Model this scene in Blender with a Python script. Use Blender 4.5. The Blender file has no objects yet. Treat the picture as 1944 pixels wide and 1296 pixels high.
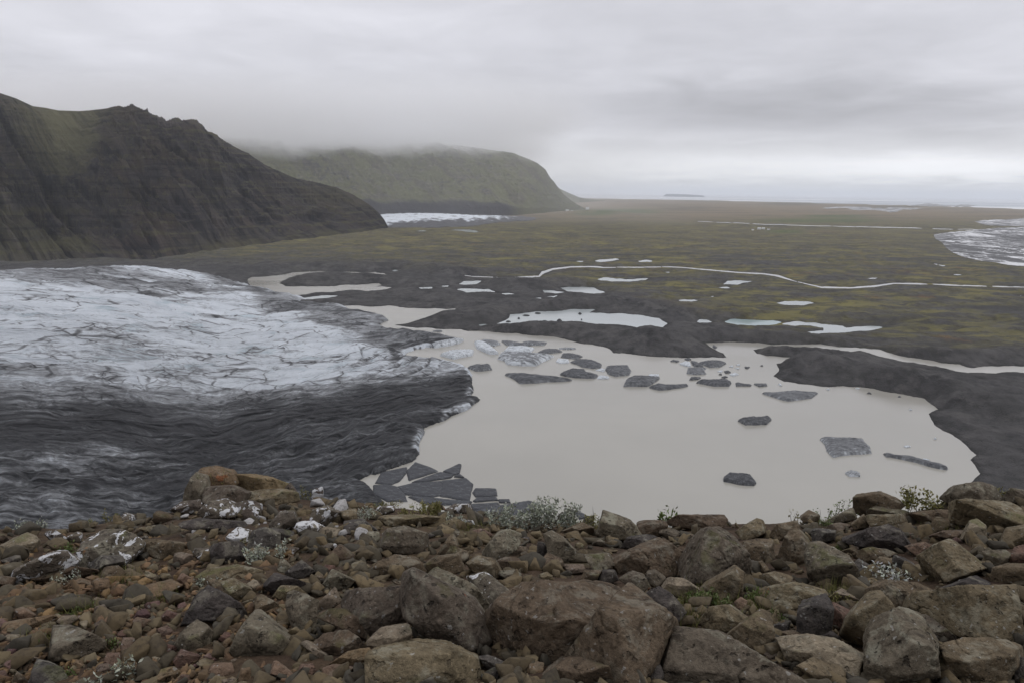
import bpy, math, random
import numpy as np
from mathutils import Matrix, Vector
from mathutils.kdtree import KDTree
from mathutils.geometry import delaunay_2d_cdt

# ---------------------------------------------------------------- scene, camera, world, sun
S = bpy.context.scene
COL = S.collection
H = 200.0                    # eye height above the lagoon (metres)
FPX = 1296.0                 # focal length in pixels of the 1944 px wide frame
PITCH = math.radians(-12.40)
ROLL = math.radians(0.775)

cam_d = bpy.data.cameras.new('camera'); cam = bpy.data.objects.new('camera', cam_d); COL.objects.link(cam)
cam_d.sensor_width = 36.0; cam_d.lens = 24.0
cam_d.clip_start = 0.1; cam_d.clip_end = 600000.0
CAMR = (Matrix.Rotation(math.pi / 2 + PITCH, 4, 'X') @ Matrix.Rotation(ROLL, 4, 'Z'))
cam.matrix_world = Matrix.Translation((0, 0, H)) @ CAMR
S.camera = cam
R3 = np.array(CAMR.to_3x3())

S.view_settings.view_transform = 'Standard'; S.view_settings.look = 'None'
S.view_settings.gamma = 1.0; S.view_settings.exposure = 0.0
S.cycles.max_bounces = 8; S.cycles.diffuse_bounces = 3; S.cycles.glossy_bounces = 2
S.cycles.volume_bounces = 10; S.cycles.transparent_max_bounces = 8
S.cycles.use_denoising = True
S.cycles.volume_max_steps = 128

SUN_EL, SUN_AZ = math.radians(48), math.radians(62)     # azimuth measured from +Y towards +X
W = bpy.data.worlds.new('World'); S.world = W; W.use_nodes = True
def build_world():
    nt = W.node_tree; N = nt.nodes; L = nt.links; N.clear()
    out = N.new('ShaderNodeOutputWorld'); bg = N.new('ShaderNodeBackground'); bg.inputs['Strength'].default_value = 0.1
    sky = N.new('ShaderNodeTexSky'); sky.sky_type = 'NISHITA'; sky.sun_disc = False
    sky.sun_elevation = SUN_EL; sky.sun_rotation = SUN_AZ
    tc = N.new('ShaderNodeTexCoord'); sep = N.new('ShaderNodeSeparateXYZ'); L.new(tc.outputs['Generated'], sep.inputs[0])
    def m(op, a, b=None, c=None, clamp=False):
        n = N.new('ShaderNodeMath'); n.operation = op; n.use_clamp = clamp
        for i, v in enumerate((a, b, c)):
            if v is None: continue
            if isinstance(v, (int, float)): n.inputs[i].default_value = v
            else: L.new(v, n.inputs[i])
        return n.outputs[0]
    x, y, z = sep.outputs
    zz = m('ADD', m('MAXIMUM', z, 0.0), 0.10)
    px, py = m('DIVIDE', x, zz), m('DIVIDE', y, zz)
    comb = N.new('ShaderNodeCombineXYZ'); L.new(px, comb.inputs[0]); L.new(py, comb.inputs[1])
    def noise(scale, detail, off, rough=0.5, dist=0.0):
        mp = N.new('ShaderNodeMapping'); mp.inputs['Location'].default_value = off; mp.inputs['Scale'].default_value = (1.0, 1.0, 1)
        L.new(comb.outputs[0], mp.inputs[0])
        n = N.new('ShaderNodeTexNoise'); n.inputs['Scale'].default_value = scale; n.inputs['Detail'].default_value = detail
        n.inputs['Roughness'].default_value = rough; n.inputs['Distortion'].default_value = dist
        L.new(mp.outputs[0], n.inputs['Vector']); return n.outputs['Fac']
    n1 = noise(0.62, 3, (2.3, 0.7, 0), 0.5, 0.3); n2 = noise(1.9, 5, (7.1, 3.2, 0), 0.55, 0.4); n3 = noise(5.0, 4, (1.0, 9.0, 0), 0.6)
    b = m('ADD', m('MULTIPLY', m('SUBTRACT', n1, 0.5), 2.8), m('MULTIPLY', m('SUBTRACT', n2, 0.5), 2.4))
    b = m('ADD', b, m('MULTIPLY', m('SUBTRACT', n3, 0.5), 0.7))
    # broad brighter and darker cloud banks (az = x/y, el = z/y of the view direction)
    ym = m('MAXIMUM', y, 0.05); az, el = m('DIVIDE', x, ym), m('DIVIDE', m('MAXIMUM', z, 0.0), ym)
    wob = m('MULTIPLY', m('SUBTRACT', n2, 0.5), 0.10)
    for (cx, cy, wx, wy, amp) in ((1880, 312, 260, 24, 2.3), (1480, 322, 460, 26, 2.0), (1480, 205, 420, 42, -1.6), (1820, 262, 150, 14, -0.55), (330, 70, 380, 75, 1.0),
                                  (720, 225, 320, 40, 0.6), (1130, 110, 260, 60, -0.35), (760, 90, 150, 40, 0.45), (60, 160, 150, 50, -0.3), (1880, 170, 130, 25, 0.45), (1350, 262, 300, 12, 0.35), (1650, 350, 600, 9, -0.35)):
        dx = m('DIVIDE', m('SUBTRACT', az, (cx - 972) / 1296.0), wx / 1296.0)
        dy = m('DIVIDE', m('SUBTRACT', m('ADD', el, m('MULTIPLY', wob, 0.35)), (366 - cy) / 1296.0), wy / 1296.0)
        q = m('ADD', m('MULTIPLY', dx, dx), m('MULTIPLY', dy, dy)); b = m('ADD', b, m('DIVIDE', amp, m('ADD', 1.0, m('MULTIPLY', q, q))))
    hor = m('SUBTRACT', 1.0, m('DIVIDE', m('MAXIMUM', z, 0.0), 0.09), None, True)
    b = m('ADD', b, m('MULTIPLY', hor, 1.3)); b = m('ADD', 7.0, b)
    # an overcast sky is brighter overhead than low down
    zr = N.new('ShaderNodeMapRange'); zr.interpolation_type = 'SMOOTHSTEP'; L.new(z, zr.inputs[0])
    for i_, v_ in enumerate((0.28, 0.95, 1.0, 1.75)): zr.inputs[i_ + 1].default_value = v_
    b = m('MULTIPLY', b, zr.outputs[0])
    col = N.new('ShaderNodeCombineColor')
    warm = hor
    L.new(m('MULTIPLY', b, m('ADD', 0.978, m('MULTIPLY', warm, 0.008))), col.inputs[0])
    L.new(m('MULTIPLY', b, m('ADD', 0.98, m('MULTIPLY', warm, 0.028))), col.inputs[1])
    L.new(m('MULTIPLY', b, m('SUBTRACT', 1.055, m('MULTIPLY', warm, 0.035))), col.inputs[2])
    mix = N.new('ShaderNodeMix'); mix.data_type = 'RGBA'; mix.inputs['Factor'].default_value = 0.97
    L.new(sky.outputs[0], mix.inputs['A']); L.new(col.outputs[0], mix.inputs['B'])
    L.new(mix.outputs['Result'], bg.inputs['Color']); L.new(bg.outputs[0], out.inputs['Surface'])
build_world()
sun_d = bpy.data.lights.new('sun', 'SUN'); sun_d.energy = 0.6; sun_d.angle = math.radians(18); sun_d.color = (1.0, 0.97, 0.92)
sun = bpy.data.objects.new('sun', sun_d); COL.objects.link(sun)
sd_ = Vector((math.sin(SUN_AZ) * math.cos(SUN_EL), math.cos(SUN_AZ) * math.cos(SUN_EL), math.sin(SUN_EL)))
sun.rotation_euler = sd_.to_track_quat('Z', 'Y').to_euler(); sun.location = (0, 0, 300)

# ---------------------------------------------------------------- maths helpers
def rays(px, py):
    """unit view rays for photo pixels"""
    px = np.asarray(px, float); py = np.asarray(py, float)
    d = np.stack([(px - 972) / FPX, -(py - 648) / FPX, -np.ones_like(px)], -1) @ R3.T
    return d / np.linalg.norm(d, axis=-1, keepdims=True)
def ground(px, py, z=0.0):
    d = rays(px, py); t = (z - H) / np.minimum(d[..., 2], -1e-4)
    return d * t[..., None] + np.array([0, 0, H])
def project(P):
    q = (np.asarray(P, float) - np.array([0, 0, H])) @ R3
    w = np.maximum(-q[..., 2], 1e-3)
    return 972 + FPX * q[..., 0] / w, 648 - FPX * q[..., 1] / w
def hash3(i, j, k, s):
    n = (i.astype(np.uint32) * np.uint32(374761393)) ^ (j.astype(np.uint32) * np.uint32(668265263)) ^ (k.astype(np.uint32) * np.uint32(2147483647)) ^ np.uint32((s * 974634777) & 0xffffffff)
    n = (n ^ (n >> np.uint32(13))) * np.uint32(1274126177); n ^= n >> np.uint32(16)
    n = (n * np.uint32(2246822519)); n ^= n >> np.uint32(15)
    return n
_G = np.random.RandomState(5).randn(256, 3); _G /= np.linalg.norm(_G, axis=1, keepdims=True)
def noise(x, y, z=0.0, s=0):
    x, y, z = np.broadcast_arrays(np.asarray(x, float), np.asarray(y, float), np.asarray(z, float))
    i, j, k = np.floor(x), np.floor(y), np.floor(z)
    fx, fy, fz = x - i, y - j, z - k
    i, j, k = i.astype(np.int64), j.astype(np.int64), k.astype(np.int64)
    u, v, w = [f * f * f * (f * (f * 6 - 15) + 10) for f in (fx, fy, fz)]
    flat = bool(np.all(fz == 0)); r = 0
    for a in (0, 1):
        for b in (0, 1):
            for c in ((0,) if flat else (0, 1)):
                g = _G[hash3(i + a, j + b, k + c, s) & np.uint32(255)]
                wgt = (u if a else 1 - u) * (v if b else 1 - v) * (w if c else 1 - w)
                r = r + wgt * (g[..., 0] * (fx - a) + g[..., 1] * (fy - b) + g[..., 2] * (fz - c))
    return r * 1.5
def fbm(x, y, z=0.0, o=5, s=0, g=0.5, l=2.03):
    r, a, f, n = 0, 1.0, 1.0, 0
    for q in range(o):
        zz = np.asarray(z, float) * f
        r = r + a * noise(np.asarray(x) * f + 17.3 * q, np.asarray(y) * f - 9.1 * q, zz, s + q); n += a; a *= g; f *= l
    return r / n
def ridged(x, y, z=0.0, o=4, s=0, g=0.5):
    r, a, f, n = 0, 1.0, 1.0, 0
    for q in range(o):
        v = 1 - np.abs(noise(np.asarray(x) * f + 5.7 * q, np.asarray(y) * f + 3.1 * q, np.asarray(z, float) * f, s + q)) * 2.2
        r = r + a * v; n += a; a *= g; f *= 2.1
    return r / n
def worley(x, y, s=0, jit=0.85):
    """F1, F2-F1, cell id hash, offset to the cell centre"""
    i0, j0 = np.floor(x).astype(np.int64), np.floor(y).astype(np.int64); f1 = np.full(x.shape, 9.0); f2 = f1.copy(); cid = np.zeros(x.shape, np.uint32); ox = np.zeros(x.shape); oy = ox.copy()
    for a in (-1, 0, 1):
        for b in (-1, 0, 1):
            h = hash3(i0 + a, j0 + b, np.zeros_like(i0), s); px = i0 + a + 0.5 + jit * ((h & np.uint32(1023)) / 1023.0 - 0.5); py = j0 + b + 0.5 + jit * (((h >> np.uint32(10)) & np.uint32(1023)) / 1023.0 - 0.5)
            dx, dy = x - px, y - py; d = np.hypot(dx, dy); c = d < f1
            f2 = np.where(c, f1, np.minimum(f2, d)); cid = np.where(c, h, cid); ox = np.where(c, dx, ox); oy = np.where(c, dy, oy); f1 = np.where(c, d, f1)
    return f1, f2 - f1, (cid >> np.uint32(12)).astype(float) / float(1 << 20), ox, oy
def sstep(a, b, x):
    t = np.clip((np.asarray(x, float) - a) / (b - a), 0, 1); return t * t * (3 - 2 * t)
def lerp(a, b, t): return a + (b - a) * t
def mixc(c, d, t): return c + (np.asarray(d) - c) * np.asarray(t)[..., None]
def curve(pts):
    p = np.array(pts, float); return lambda x: np.interp(x, p[:, 0], p[:, 1])
def rough_poly(pts, closed=True, amp=0.07, step=6.0, seed=1, squash=0.45):
    """fractal subdivision of a traced outline (pixels)"""
    rs = np.random.RandomState(seed); P = [np.array(p, float) for p in pts]
    while True:
        Q = []; split = False; n = len(P)
        for i in range(n if closed else n - 1):
            a, b = P[i], P[(i + 1) % n]; Q.append(a); d = b - a; L = math.hypot(*d)
            if L > step:
                split = True; nrm = np.array([-d[1], d[0] * squash]); Q.append((a + b) / 2 + nrm * rs.uniform(-amp, amp))
        if not closed: Q.append(P[-1])
        P = Q
        if not split: return np.array(P)
def seg_dist(P, A, B):
    """distance of points P (n,2) to the nearest segment A->B (kd-tree on resampled segments)"""
    ln = np.hypot(*(B - A).T); h = max(float(ln.sum()) / 6000, 0.3); k = np.maximum(np.ceil(ln / h).astype(int), 1)
    idx = np.repeat(np.arange(len(A)), k); off = np.concatenate([np.arange(q) + 0.5 for q in k]) / k[idx]
    C = A[idx] + (B - A)[idx] * off[:, None]; kd = KDTree(len(C))
    for i, c in enumerate(C.tolist()): kd.insert((c[0], c[1], 0.0), i)
    kd.balance(); f = kd.find
    near = np.array([f((a, b, 0.0))[1] for a, b in P.tolist()], dtype=np.int64) if len(P) else np.zeros(0, int)
    out = np.full(len(P), 1e9); sid = idx[near]
    for o in (-1, 0, 1):
        s = (sid + o) % len(A); a, d = A[s], (B - A)[s]; t = np.clip(((P - a) * d).sum(1) / np.maximum((d ** 2).sum(1), 1e-9), 0, 1)
        out = np.minimum(out, np.hypot(*(P - a - t[:, None] * d).T))
    return out
def inside(P, poly):
    o = np.argsort(P[:, 1]); x, y = P[o, 0], P[o, 1]; r = np.zeros(len(P), bool); n = len(poly)
    for i in range(n):
        x1, y1 = poly[i]; x2, y2 = poly[(i + 1) % n]
        if y1 == y2: continue
        a, b = np.searchsorted(y, min(y1, y2)), np.searchsorted(y, max(y1, y2))
        if b > a: r[a:b] ^= x[a:b] < (x2 - x1) * (y[a:b] - y1) / (y2 - y1) + x1
    out = np.zeros(len(P), bool); out[o] = r
    return out
def sdist(P, poly, margin=None):
    """signed distance, positive inside; beyond margin only -margin"""
    out = np.full(len(P), -1e6 if margin is None else -float(margin))
    sel = np.ones(len(P), bool)
    if margin is not None:
        lo, hi = poly.min(0) - margin, poly.max(0) + margin
        sel = (P[:, 0] > lo[0]) & (P[:, 0] < hi[0]) & (P[:, 1] > lo[1]) & (P[:, 1] < hi[1])
    if sel.any():
        q = P[sel]; d = seg_dist(q, poly, np.roll(poly, -1, 0)); i = inside(q, poly)
        d = np.where(i, d, -d)
        if margin is not None: d = np.maximum(d, -margin)
        out[sel] = d
    return out

# ---------------------------------------------------------------- object helpers
def tag(o, label=None, cat=None, group=None, kind=None):
    if label: o['label'] = label
    if cat: o['category'] = cat
    if group: o['group'] = group
    if kind: o['kind'] = kind
    return o
def mesh(name, V, F, mat=None, parent=None, smooth=True, col=None, loc=None, extra=None):
    V = np.asarray(V, np.float64); 
    if loc is not None: V = V - np.asarray(loc)
    me = bpy.data.meshes.new(name); F = np.asarray(F, np.int32) if not isinstance(F, list) else F
    if isinstance(F, list):
        me.from_pydata([tuple(v) for v in V], [], F)
    else:
        k = F.shape[1]; me.vertices.add(len(V)); me.vertices.foreach_set('co', V.astype(np.float32).ravel())
        me.loops.add(F.size); me.loops.foreach_set('vertex_index', F.ravel())
        me.polygons.add(len(F)); me.polygons.foreach_set('loop_start', np.arange(0, F.size, k, dtype=np.int32))
        me.update(calc_edges=True)
    if smooth: me.polygons.foreach_set('use_smooth', np.ones(len(me.polygons), bool))
    if col is not None:
        c = np.ones((len(V), 4), np.float32); c[:, :3] = col
        at = me.color_attributes.new('tint', 'FLOAT_COLOR', 'POINT'); at.data.foreach_set('color', c.ravel())
    for k_, a_ in (extra or {}).items():
        at = me.attributes.new(k_, 'FLOAT_VECTOR', 'POINT'); at.data.foreach_set('vector', np.ascontiguousarray(a_, np.float32).ravel())
    if mat: me.materials.append(mat)
    me.validate()
    o = bpy.data.objects.new(name, me); COL.objects.link(o)
    if loc is not None: o.location = loc
    if parent: o.parent = parent
    return o
def empty(name, loc):
    o = bpy.data.objects.new(name, None); COL.objects.link(o); o.location = loc; o.empty_display_size = 0.2
    return o
def grid_faces(nr, nc):
    a = np.arange(nr * nc).reshape(nr, nc)
    return np.stack([a[:-1, :-1], a[:-1, 1:], a[1:, 1:], a[1:, :-1]], -1).reshape(-1, 4)

class NT:
    """small node builder"""
    def __init__(s, name):
        s.m = bpy.data.materials.new(name); s.m.use_nodes = True; s.t = s.m.node_tree; s.N = s.t.nodes; s.L = s.t.links
        s.N.clear(); s.out = s.N.new('ShaderNodeOutputMaterial')
    def n(s, typ, **kw):
        o = s.N.new(typ)
        for k, v in kw.items(): setattr(o, k, v)
        return o
    def set(s, sock, v):
        if hasattr(v, 'is_linked') or hasattr(v, 'links'): s.L.new(v, sock)
        elif isinstance(v, (tuple, list)): sock.default_value = (*v, 1.0) if len(v) == 3 and sock.type == 'RGBA' else v
        else: sock.default_value = v
    def math(s, op, a, b=0.0, clamp=False):
        o = s.n('ShaderNodeMath', operation=op, use_clamp=clamp); s.set(o.inputs[0], a); s.set(o.inputs[1], b); return o.outputs[0]
    def coord(s, kind='Object', scale=(1, 1, 1), rot=(0, 0, 0)):
        c = s.n('ShaderNodeTexCoord'); mp = s.n('ShaderNodeMapping'); mp.inputs['Scale'].default_value = scale; mp.inputs['Rotation'].default_value = rot
        s.L.new(c.outputs[kind], mp.inputs[0]); return mp.outputs[0]
    def noise(s, vec, scale, detail=4, rough=0.55, dist=0.0):
        o = s.n('ShaderNodeTexNoise'); s.L.new(vec, o.inputs['Vector']); o.inputs['Scale'].default_value = scale
        o.inputs['Detail'].default_value = detail; o.inputs['Roughness'].default_value = rough; o.inputs['Distortion'].default_value = dist
        return o.outputs['Fac']
    def ramp(s, f, a, b, lo=0.0, hi=1.0):
        o = s.n('ShaderNodeMapRange', interpolation_type='SMOOTHSTEP'); s.L.new(f, o.inputs[0])
        for i, v in enumerate((a, b, lo, hi)): o.inputs[i + 1].default_value = v
        return o.outputs[0]
    def mix(s, a, b, f, blend='MIX'):
        o = s.n('ShaderNodeMix', data_type='RGBA', blend_type=blend); s.set(o.inputs['Factor'], f)
        s.set(o.inputs['A'], a); s.set(o.inputs['B'], b); return o.outputs['Result']
    def tint(s, name='tint'):
        o = s.n('ShaderNodeAttribute', attribute_name=name); return o.outputs['Color']
    def attr(s, name, scale=(1, 1, 1), off=(0, 0, 0)):
        o = s.n('ShaderNodeAttribute', attribute_name=name); mp = s.n('ShaderNodeMapping'); mp.inputs['Scale'].default_value = scale; mp.inputs['Location'].default_value = off
        s.L.new(o.outputs['Vector'], mp.inputs[0]); return mp.outputs[0]
    def sep(s, vec):
        o = s.n('ShaderNodeSeparateXYZ'); s.L.new(vec, o.inputs[0]); return o.outputs
    def edge(s, vec, scale=1.0, rnd=1.0):
        o = s.n('ShaderNodeTexVoronoi', feature='DISTANCE_TO_EDGE'); s.L.new(vec, o.inputs['Vector']); o.inputs['Scale'].default_value = scale; o.inputs['Randomness'].default_value = rnd; return o.outputs['Distance']
    def warp(s, vec, scale, amt, detail=3):
        o = s.n('ShaderNodeTexNoise'); s.L.new(vec, o.inputs['Vector']); o.inputs['Scale'].default_value = scale; o.inputs['Detail'].default_value = detail
        a = s.n('ShaderNodeVectorMath', operation='SUBTRACT'); s.L.new(o.outputs['Color'], a.inputs[0]); a.inputs[1].default_value = (0.5, 0.5, 0.5)
        b = s.n('ShaderNodeVectorMath', operation='MULTIPLY_ADD'); s.L.new(a.outputs[0], b.inputs[0]); b.inputs[1].default_value = (amt, amt, 0); s.L.new(vec, b.inputs[2]); return b.outputs[0]
    def rnd(s):
        return s.n('ShaderNodeObjectInfo').outputs['Random']
    def bump(s, h, strength=0.4, dist=0.02, normal=None):
        o = s.n('ShaderNodeBump'); o.inputs['Strength'].default_value = strength; o.inputs['Distance'].default_value = dist
        s.L.new(h, o.inputs['Height'])
        if normal is not None: s.L.new(normal, o.inputs['Normal'])
        return o.outputs[0]
    def done(s, color, rough=0.9, normal=None, spec=0.3, **kw):
        p = s.n('ShaderNodeBsdfPrincipled'); s.set(p.inputs['Base Color'], color); s.set(p.inputs['Roughness'], rough)
        p.inputs['Specular IOR Level'].default_value = spec
        for k, v in kw.items(): s.set(p.inputs[k], v)
        if normal is not None: s.L.new(normal, p.inputs['Normal'])
        s.L.new(p.outputs[0], s.out.inputs['Surface']); return s.m
# ================================================================ MATERIALS OF THE LAND
def mat_ground():
    t = NT('outwash_plain'); v = t.coord('Object', (1, 0.8, 1)); veg = t.sep(t.attr('zone'))
    f1 = t.noise(v, 0.08, 8, 0.65); f2 = t.noise(v, 0.9, 5, 0.6)
    k = t.math('ADD', t.math('MULTIPLY', f1, 0.9), t.math('MULTIPLY', f2, 0.5))
    c = t.mix(t.tint(), (0, 0, 0), t.ramp(k, 0.55, 0.95, 0.0, 0.55))
    c = t.mix(c, (0.105, 0.10, 0.096), t.ramp(t.noise(v, 0.035, 8, 0.7), 0.50, 0.64, 0, 0.75))
    mo = t.noise(t.coord('Object', (0.5, 1, 1)), 0.021, 10, 0.66, 0.2); mm = t.math('MULTIPLY', t.ramp(mo, 0.50, 0.575), veg[0]); c = t.mix(c, (0.20, 0.18, 0.07), t.math('MULTIPLY', mm, 0.75))
    dk = t.noise(t.coord('Object', (0.45, 1, 1)), 0.012, 10, 0.66, 0.3); c = t.mix(c, (0.050, 0.049, 0.048), t.math('MULTIPLY', t.ramp(dk, 0.51, 0.585, 0, 0.75), veg[1]))
    rd = t.noise(v, 0.009, 8, 0.66); c = t.mix(c, (0.17, 0.095, 0.045), t.math('MULTIPLY', t.ramp(rd, 0.60, 0.68, 0, 0.6), veg[0]))
    return t.done(c, 0.95, t.bump(k, 1.0, 5.0), 0.15)
def mat_rockface():
    t = NT('mountain_rock'); v = t.coord('Object'); vs = t.coord('Object', (0.0035, 0.0035, 0.085)); fl = t.attr('flow', (1, 1, 1)); z_ = t.sep(t.attr('zone'))
    f1 = t.noise(v, 0.03, 9, 0.68); st = t.noise(t.warp(vs, 1.5, 0.5), 1.0, 7, 0.62); gu = t.noise(fl, 1.0, 8, 0.66, 0.5)
    k = t.math('ADD', f1, t.math('ADD', t.math('MULTIPLY', st, 0.4), t.math('MULTIPLY', gu, 1.5)))
    c = t.mix(t.tint(), (0.015, 0.014, 0.018), t.math('MULTIPLY', t.ramp(gu, 0.50, 0.60, 0, 0.9), z_[0]))
    c = t.mix(c, (0.084, 0.070, 0.062), t.math('MULTIPLY', t.ramp(gu, 0.47, 0.38, 0, 0.75), z_[0]))
    c = t.mix(c, (0.020, 0.019, 0.022), t.math('MULTIPLY', t.ramp(st, 0.54, 0.61, 0, 0.6), z_[0]))
    c = t.mix(c, (0.105, 0.098, 0.054), t.math('MULTIPLY', t.math('MULTIPLY', t.ramp(st, 0.48, 0.40), t.ramp(f1, 0.48, 0.60, 0, 0.6)), z_[0]))
    c = t.mix(c, (0.075, 0.068, 0.055), t.math('MULTIPLY', t.ramp(gu, 0.51, 0.60, 0, 0.7), z_[1])); c = t.mix(c, (0.25, 0.24, 0.17), t.math('MULTIPLY', t.ramp(f1, 0.53, 0.66, 0, 0.5), z_[1]))
    return t.done(c, 0.95, t.bump(k, 1.0, 16.0), 0.1)
def mat_glacier():
    t = NT('glacier_surface'); z = t.sep(t.attr('zone')); d0, low, nearr = z
    def nz(su, sv, det, off, ro=0.66): return t.math('SUBTRACT', t.noise(t.attr('flow', (1 / su, 1 / sv, 1), off), 1.0, det, ro, 0.0), 0.5)
    def sc(a, k): return t.math('MULTIPLY', a, k)
    s1 = nz(120, 24, 9, (3, 1, 0)); s2 = nz(30, 10, 8, (8, 2, 0), 0.72); s3 = nz(64, 60, 8, (1, 5, 0)); s4 = nz(7, 5, 4, (4, 4, 4)); s5 = nz(200, 9, 7, (5, 5, 0), 0.7)
    e1 = t.edge(t.warp(t.attr('flow', (1 / 52.0, 1 / 34.0, 1)), 1.0, 0.5, 2)); e2 = t.edge(t.warp(t.attr('flow', (1 / 17.0, 1 / 12.0, 1), (7, 3, 0)), 1.0, 0.4, 2))
    e3 = t.edge(t.warp(t.attr('flow', (1 / 105.0, 1 / 17.0, 1), (2, 8, 0)), 0.8, 0.5, 3))
    m1 = t.ramp(nz(130, 90, 3, (11, 0, 0)), -0.10, 0.06); m2 = t.ramp(nz(80, 50, 3, (0, 9, 0)), -0.03, 0.10)
    up = t.math('SUBTRACT', 1.0, low)
    c1 = t.math('MULTIPLY', t.math('ADD', sc(t.ramp(e1, 0.035, 0.005), 0.9), sc(t.ramp(e1, 0.18, 0.0), 0.34)), t.math('MULTIPLY', m1, up)); c2 = t.math('MULTIPLY', t.ramp(e2, 0.09, 0.01), m2)
    c3 = t.math('MULTIPLY', t.math('ADD', sc(t.ramp(e3, 0.05, 0.0), 0.6), sc(t.ramp(e3, 0.25, 0.0), 0.5)), low)
    d = t.math('ADD', d0, t.math('ADD', sc(s1, 1.0), sc(s2, 1.15))); d = t.math('ADD', d, t.math('ADD', sc(s3, 0.8), sc(s4, 0.9))); d = t.math('ADD', d, t.math('MULTIPLY', s5, sc(low, 1.3)))
    d = t.math('ADD', d, t.math('ADD', sc(c1, 0.44), t.math('ADD', sc(c2, 0.28), sc(c3, 0.2))))
    c = t.mix((0.56, 0.595, 0.63), (0.38, 0.46, 0.50), t.ramp(s3, 0.02, 0.14, 0, 0.7))
    c = t.mix(c, (0.27, 0.28, 0.29), t.ramp(d, 0.10, 0.42)); c = t.mix(c, (0.105, 0.108, 0.112), t.ramp(d, 0.36, 0.72)); c = t.mix(c, (0.036, 0.037, 0.040), t.ramp(d, 0.62, 0.98)); c = t.mix(c, (0.018, 0.018, 0.020), t.ramp(d, 1.0, 1.35))
    plate = t.math('ADD', sc(t.ramp(e1, 0.0, 0.30), 0.55), t.math('ADD', sc(t.ramp(e2, 0.0, 0.3), 0.18), t.math('MULTIPLY', t.ramp(e3, 0.0, 0.3), sc(low, 0.5))))
    h = t.math('ADD', plate, t.math('ADD', sc(s2, 0.7), t.math('ADD', sc(s3, 1.4), sc(s1, 0.8))))
    return t.done(c, 0.6, t.bump(h, 1.0, 9.0), 0.25)
def mat_ice(name='glacier_ice', sc=0.12):
    t = NT(name); v = t.coord('Object', (0.3, 1, 1))
    f1 = t.noise(v, sc, 8, 0.65, 0.6); f2 = t.noise(v, sc * 5, 4, 0.6)
    k = t.math('ADD', t.math('MULTIPLY', f1, 1.0), t.math('MULTIPLY', f2, 0.25))
    c = t.mix(t.tint(), (0.025, 0.026, 0.03), t.ramp(k, 0.40, 0.60, 0.45, 0.0))
    return t.done(c, 0.6, t.bump(k, 0.35, 1.0), 0.25)
def mat_water(name, col, rough=0.12, bs=0.25):
    t = NT(name); v = t.coord('Object')
    f = t.noise(v, 0.35, 4, 0.6); g = t.noise(v, 0.004, 4, 0.55)
    c = t.mix(col, tuple(x * 0.9 for x in col), t.ramp(g, 0.35, 0.65))
    rv = t.ramp(t.noise(t.coord('Object', (0.0035, 0.014, 1)), 1.0, 5, 0.6, 0.5), 0.36, 0.66, rough * 0.8, rough * 1.5)
    return t.done(c, rv, t.bump(f, bs, 0.08), 0.5)
M_GROUND, M_ROCKFACE, M_ICE, M_GLACIER = mat_ground(), mat_rockface(), mat_ice(), mat_glacier()
def mat_berg():
    t = NT('iceberg_ice'); v = t.coord('Object', (0.16, 0.8, 0.8)); a = t.noise(v, 0.9, 8, 0.68, 0.5); b = t.noise(t.coord('Object', (0.5, 1, 1)), 0.5, 7, 0.65)
    c = t.mix(t.tint(), (0.028, 0.029, 0.032), t.ramp(a, 0.52, 0.62, 0, 0.6)); c = t.mix(c, t.mix(t.tint(), (0.30, 0.31, 0.32), 0.4), t.ramp(b, 0.52, 0.68, 0, 0.5))
    return t.done(c, 0.6, t.bump(t.math('ADD', a, b), 0.9, 1.2), 0.25)
M_BERG = mat_berg()
M_LAKE = mat_water('silty_meltwater', (0.305, 0.293, 0.255), 0.16)
M_POND = mat_water('pond_water', (0.36, 0.39, 0.385), 0.12)
M_TEAL = mat_water('blue_green_pond_water', (0.28, 0.36, 0.36), 0.15)
M_RIVER = mat_water('river_water', (0.42, 0.42, 0.41), 0.2)
def mat_sea():
    t = NT('sea_water'); v = t.coord('Object', (1 / 30000, 1 / 2600, 1)); f = t.noise(v, 1.0, 6, 0.6)
    return t.done(t.mix((0.62, 0.64, 0.65), (0.20, 0.25, 0.29), t.ramp(f, 0.46, 0.56)), 0.3, None, 0.5)
M_SEA = mat_sea()

# ================================================================ TRACED WATER (photo pixels, unprojected onto the water level)
LAKE = [(634,582),(696,582),(781,585),(870,586),(850,592),(816,600),(789,609),(750,617),(775,621),(812,622),(874,625),(889,629),(940,631),(980,632),
 (1034,638),(1071,643),(1109,653),(1141,657),(1157,662),(1165,670),(1208,673),(1261,677),(1328,678),(1379,678),(1373,670),(1355,662),(1339,651),(1380,649),(1420,650),
 (1456,653),(1518,654),(1559,653),(1630,660),(1670,663),(1715,676),(1755,682),(1822,691),(1844,698),(1944,695),(2150,686),(2150,706),(1944,707),(1837,707),
 (1793,698),(1733,687),(1689,680),(1652,671),(1590,667),(1530,662),(1493,661),(1444,661),(1430,664),(1437,671),(1456,675),(1500,678),(1540,681),(1500,686),(1474,690),(1478,698),(1480,702),
 (1468,713),(1489,724),(1541,730),(1578,734),(1600,732),(1659,737),(1715,748),(1755,756),(1781,776),(1763,785),(1774,806),(1807,824),(1830,841),(1854,863),
 (1842,872),(1861,898),(1841,917),(1815,960),(1790,1040),(1700,1090),(1000,1090),(500,1090),(450,900),(480,700),(560,600)]
LAGOON = [(470,530),(480,526),(549,519),(627,515),(696,517),(727,519),(750,524),(816,519),(808,524),(758,528),(719,523),(650,519),(576,522),(545,529),(530,538),(542,544),
 (634,544),(719,538),(725,542),(711,545),(746,546),(735,549),(657,551),(600,555),(557,561),(519,562),(480,556)]
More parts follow.
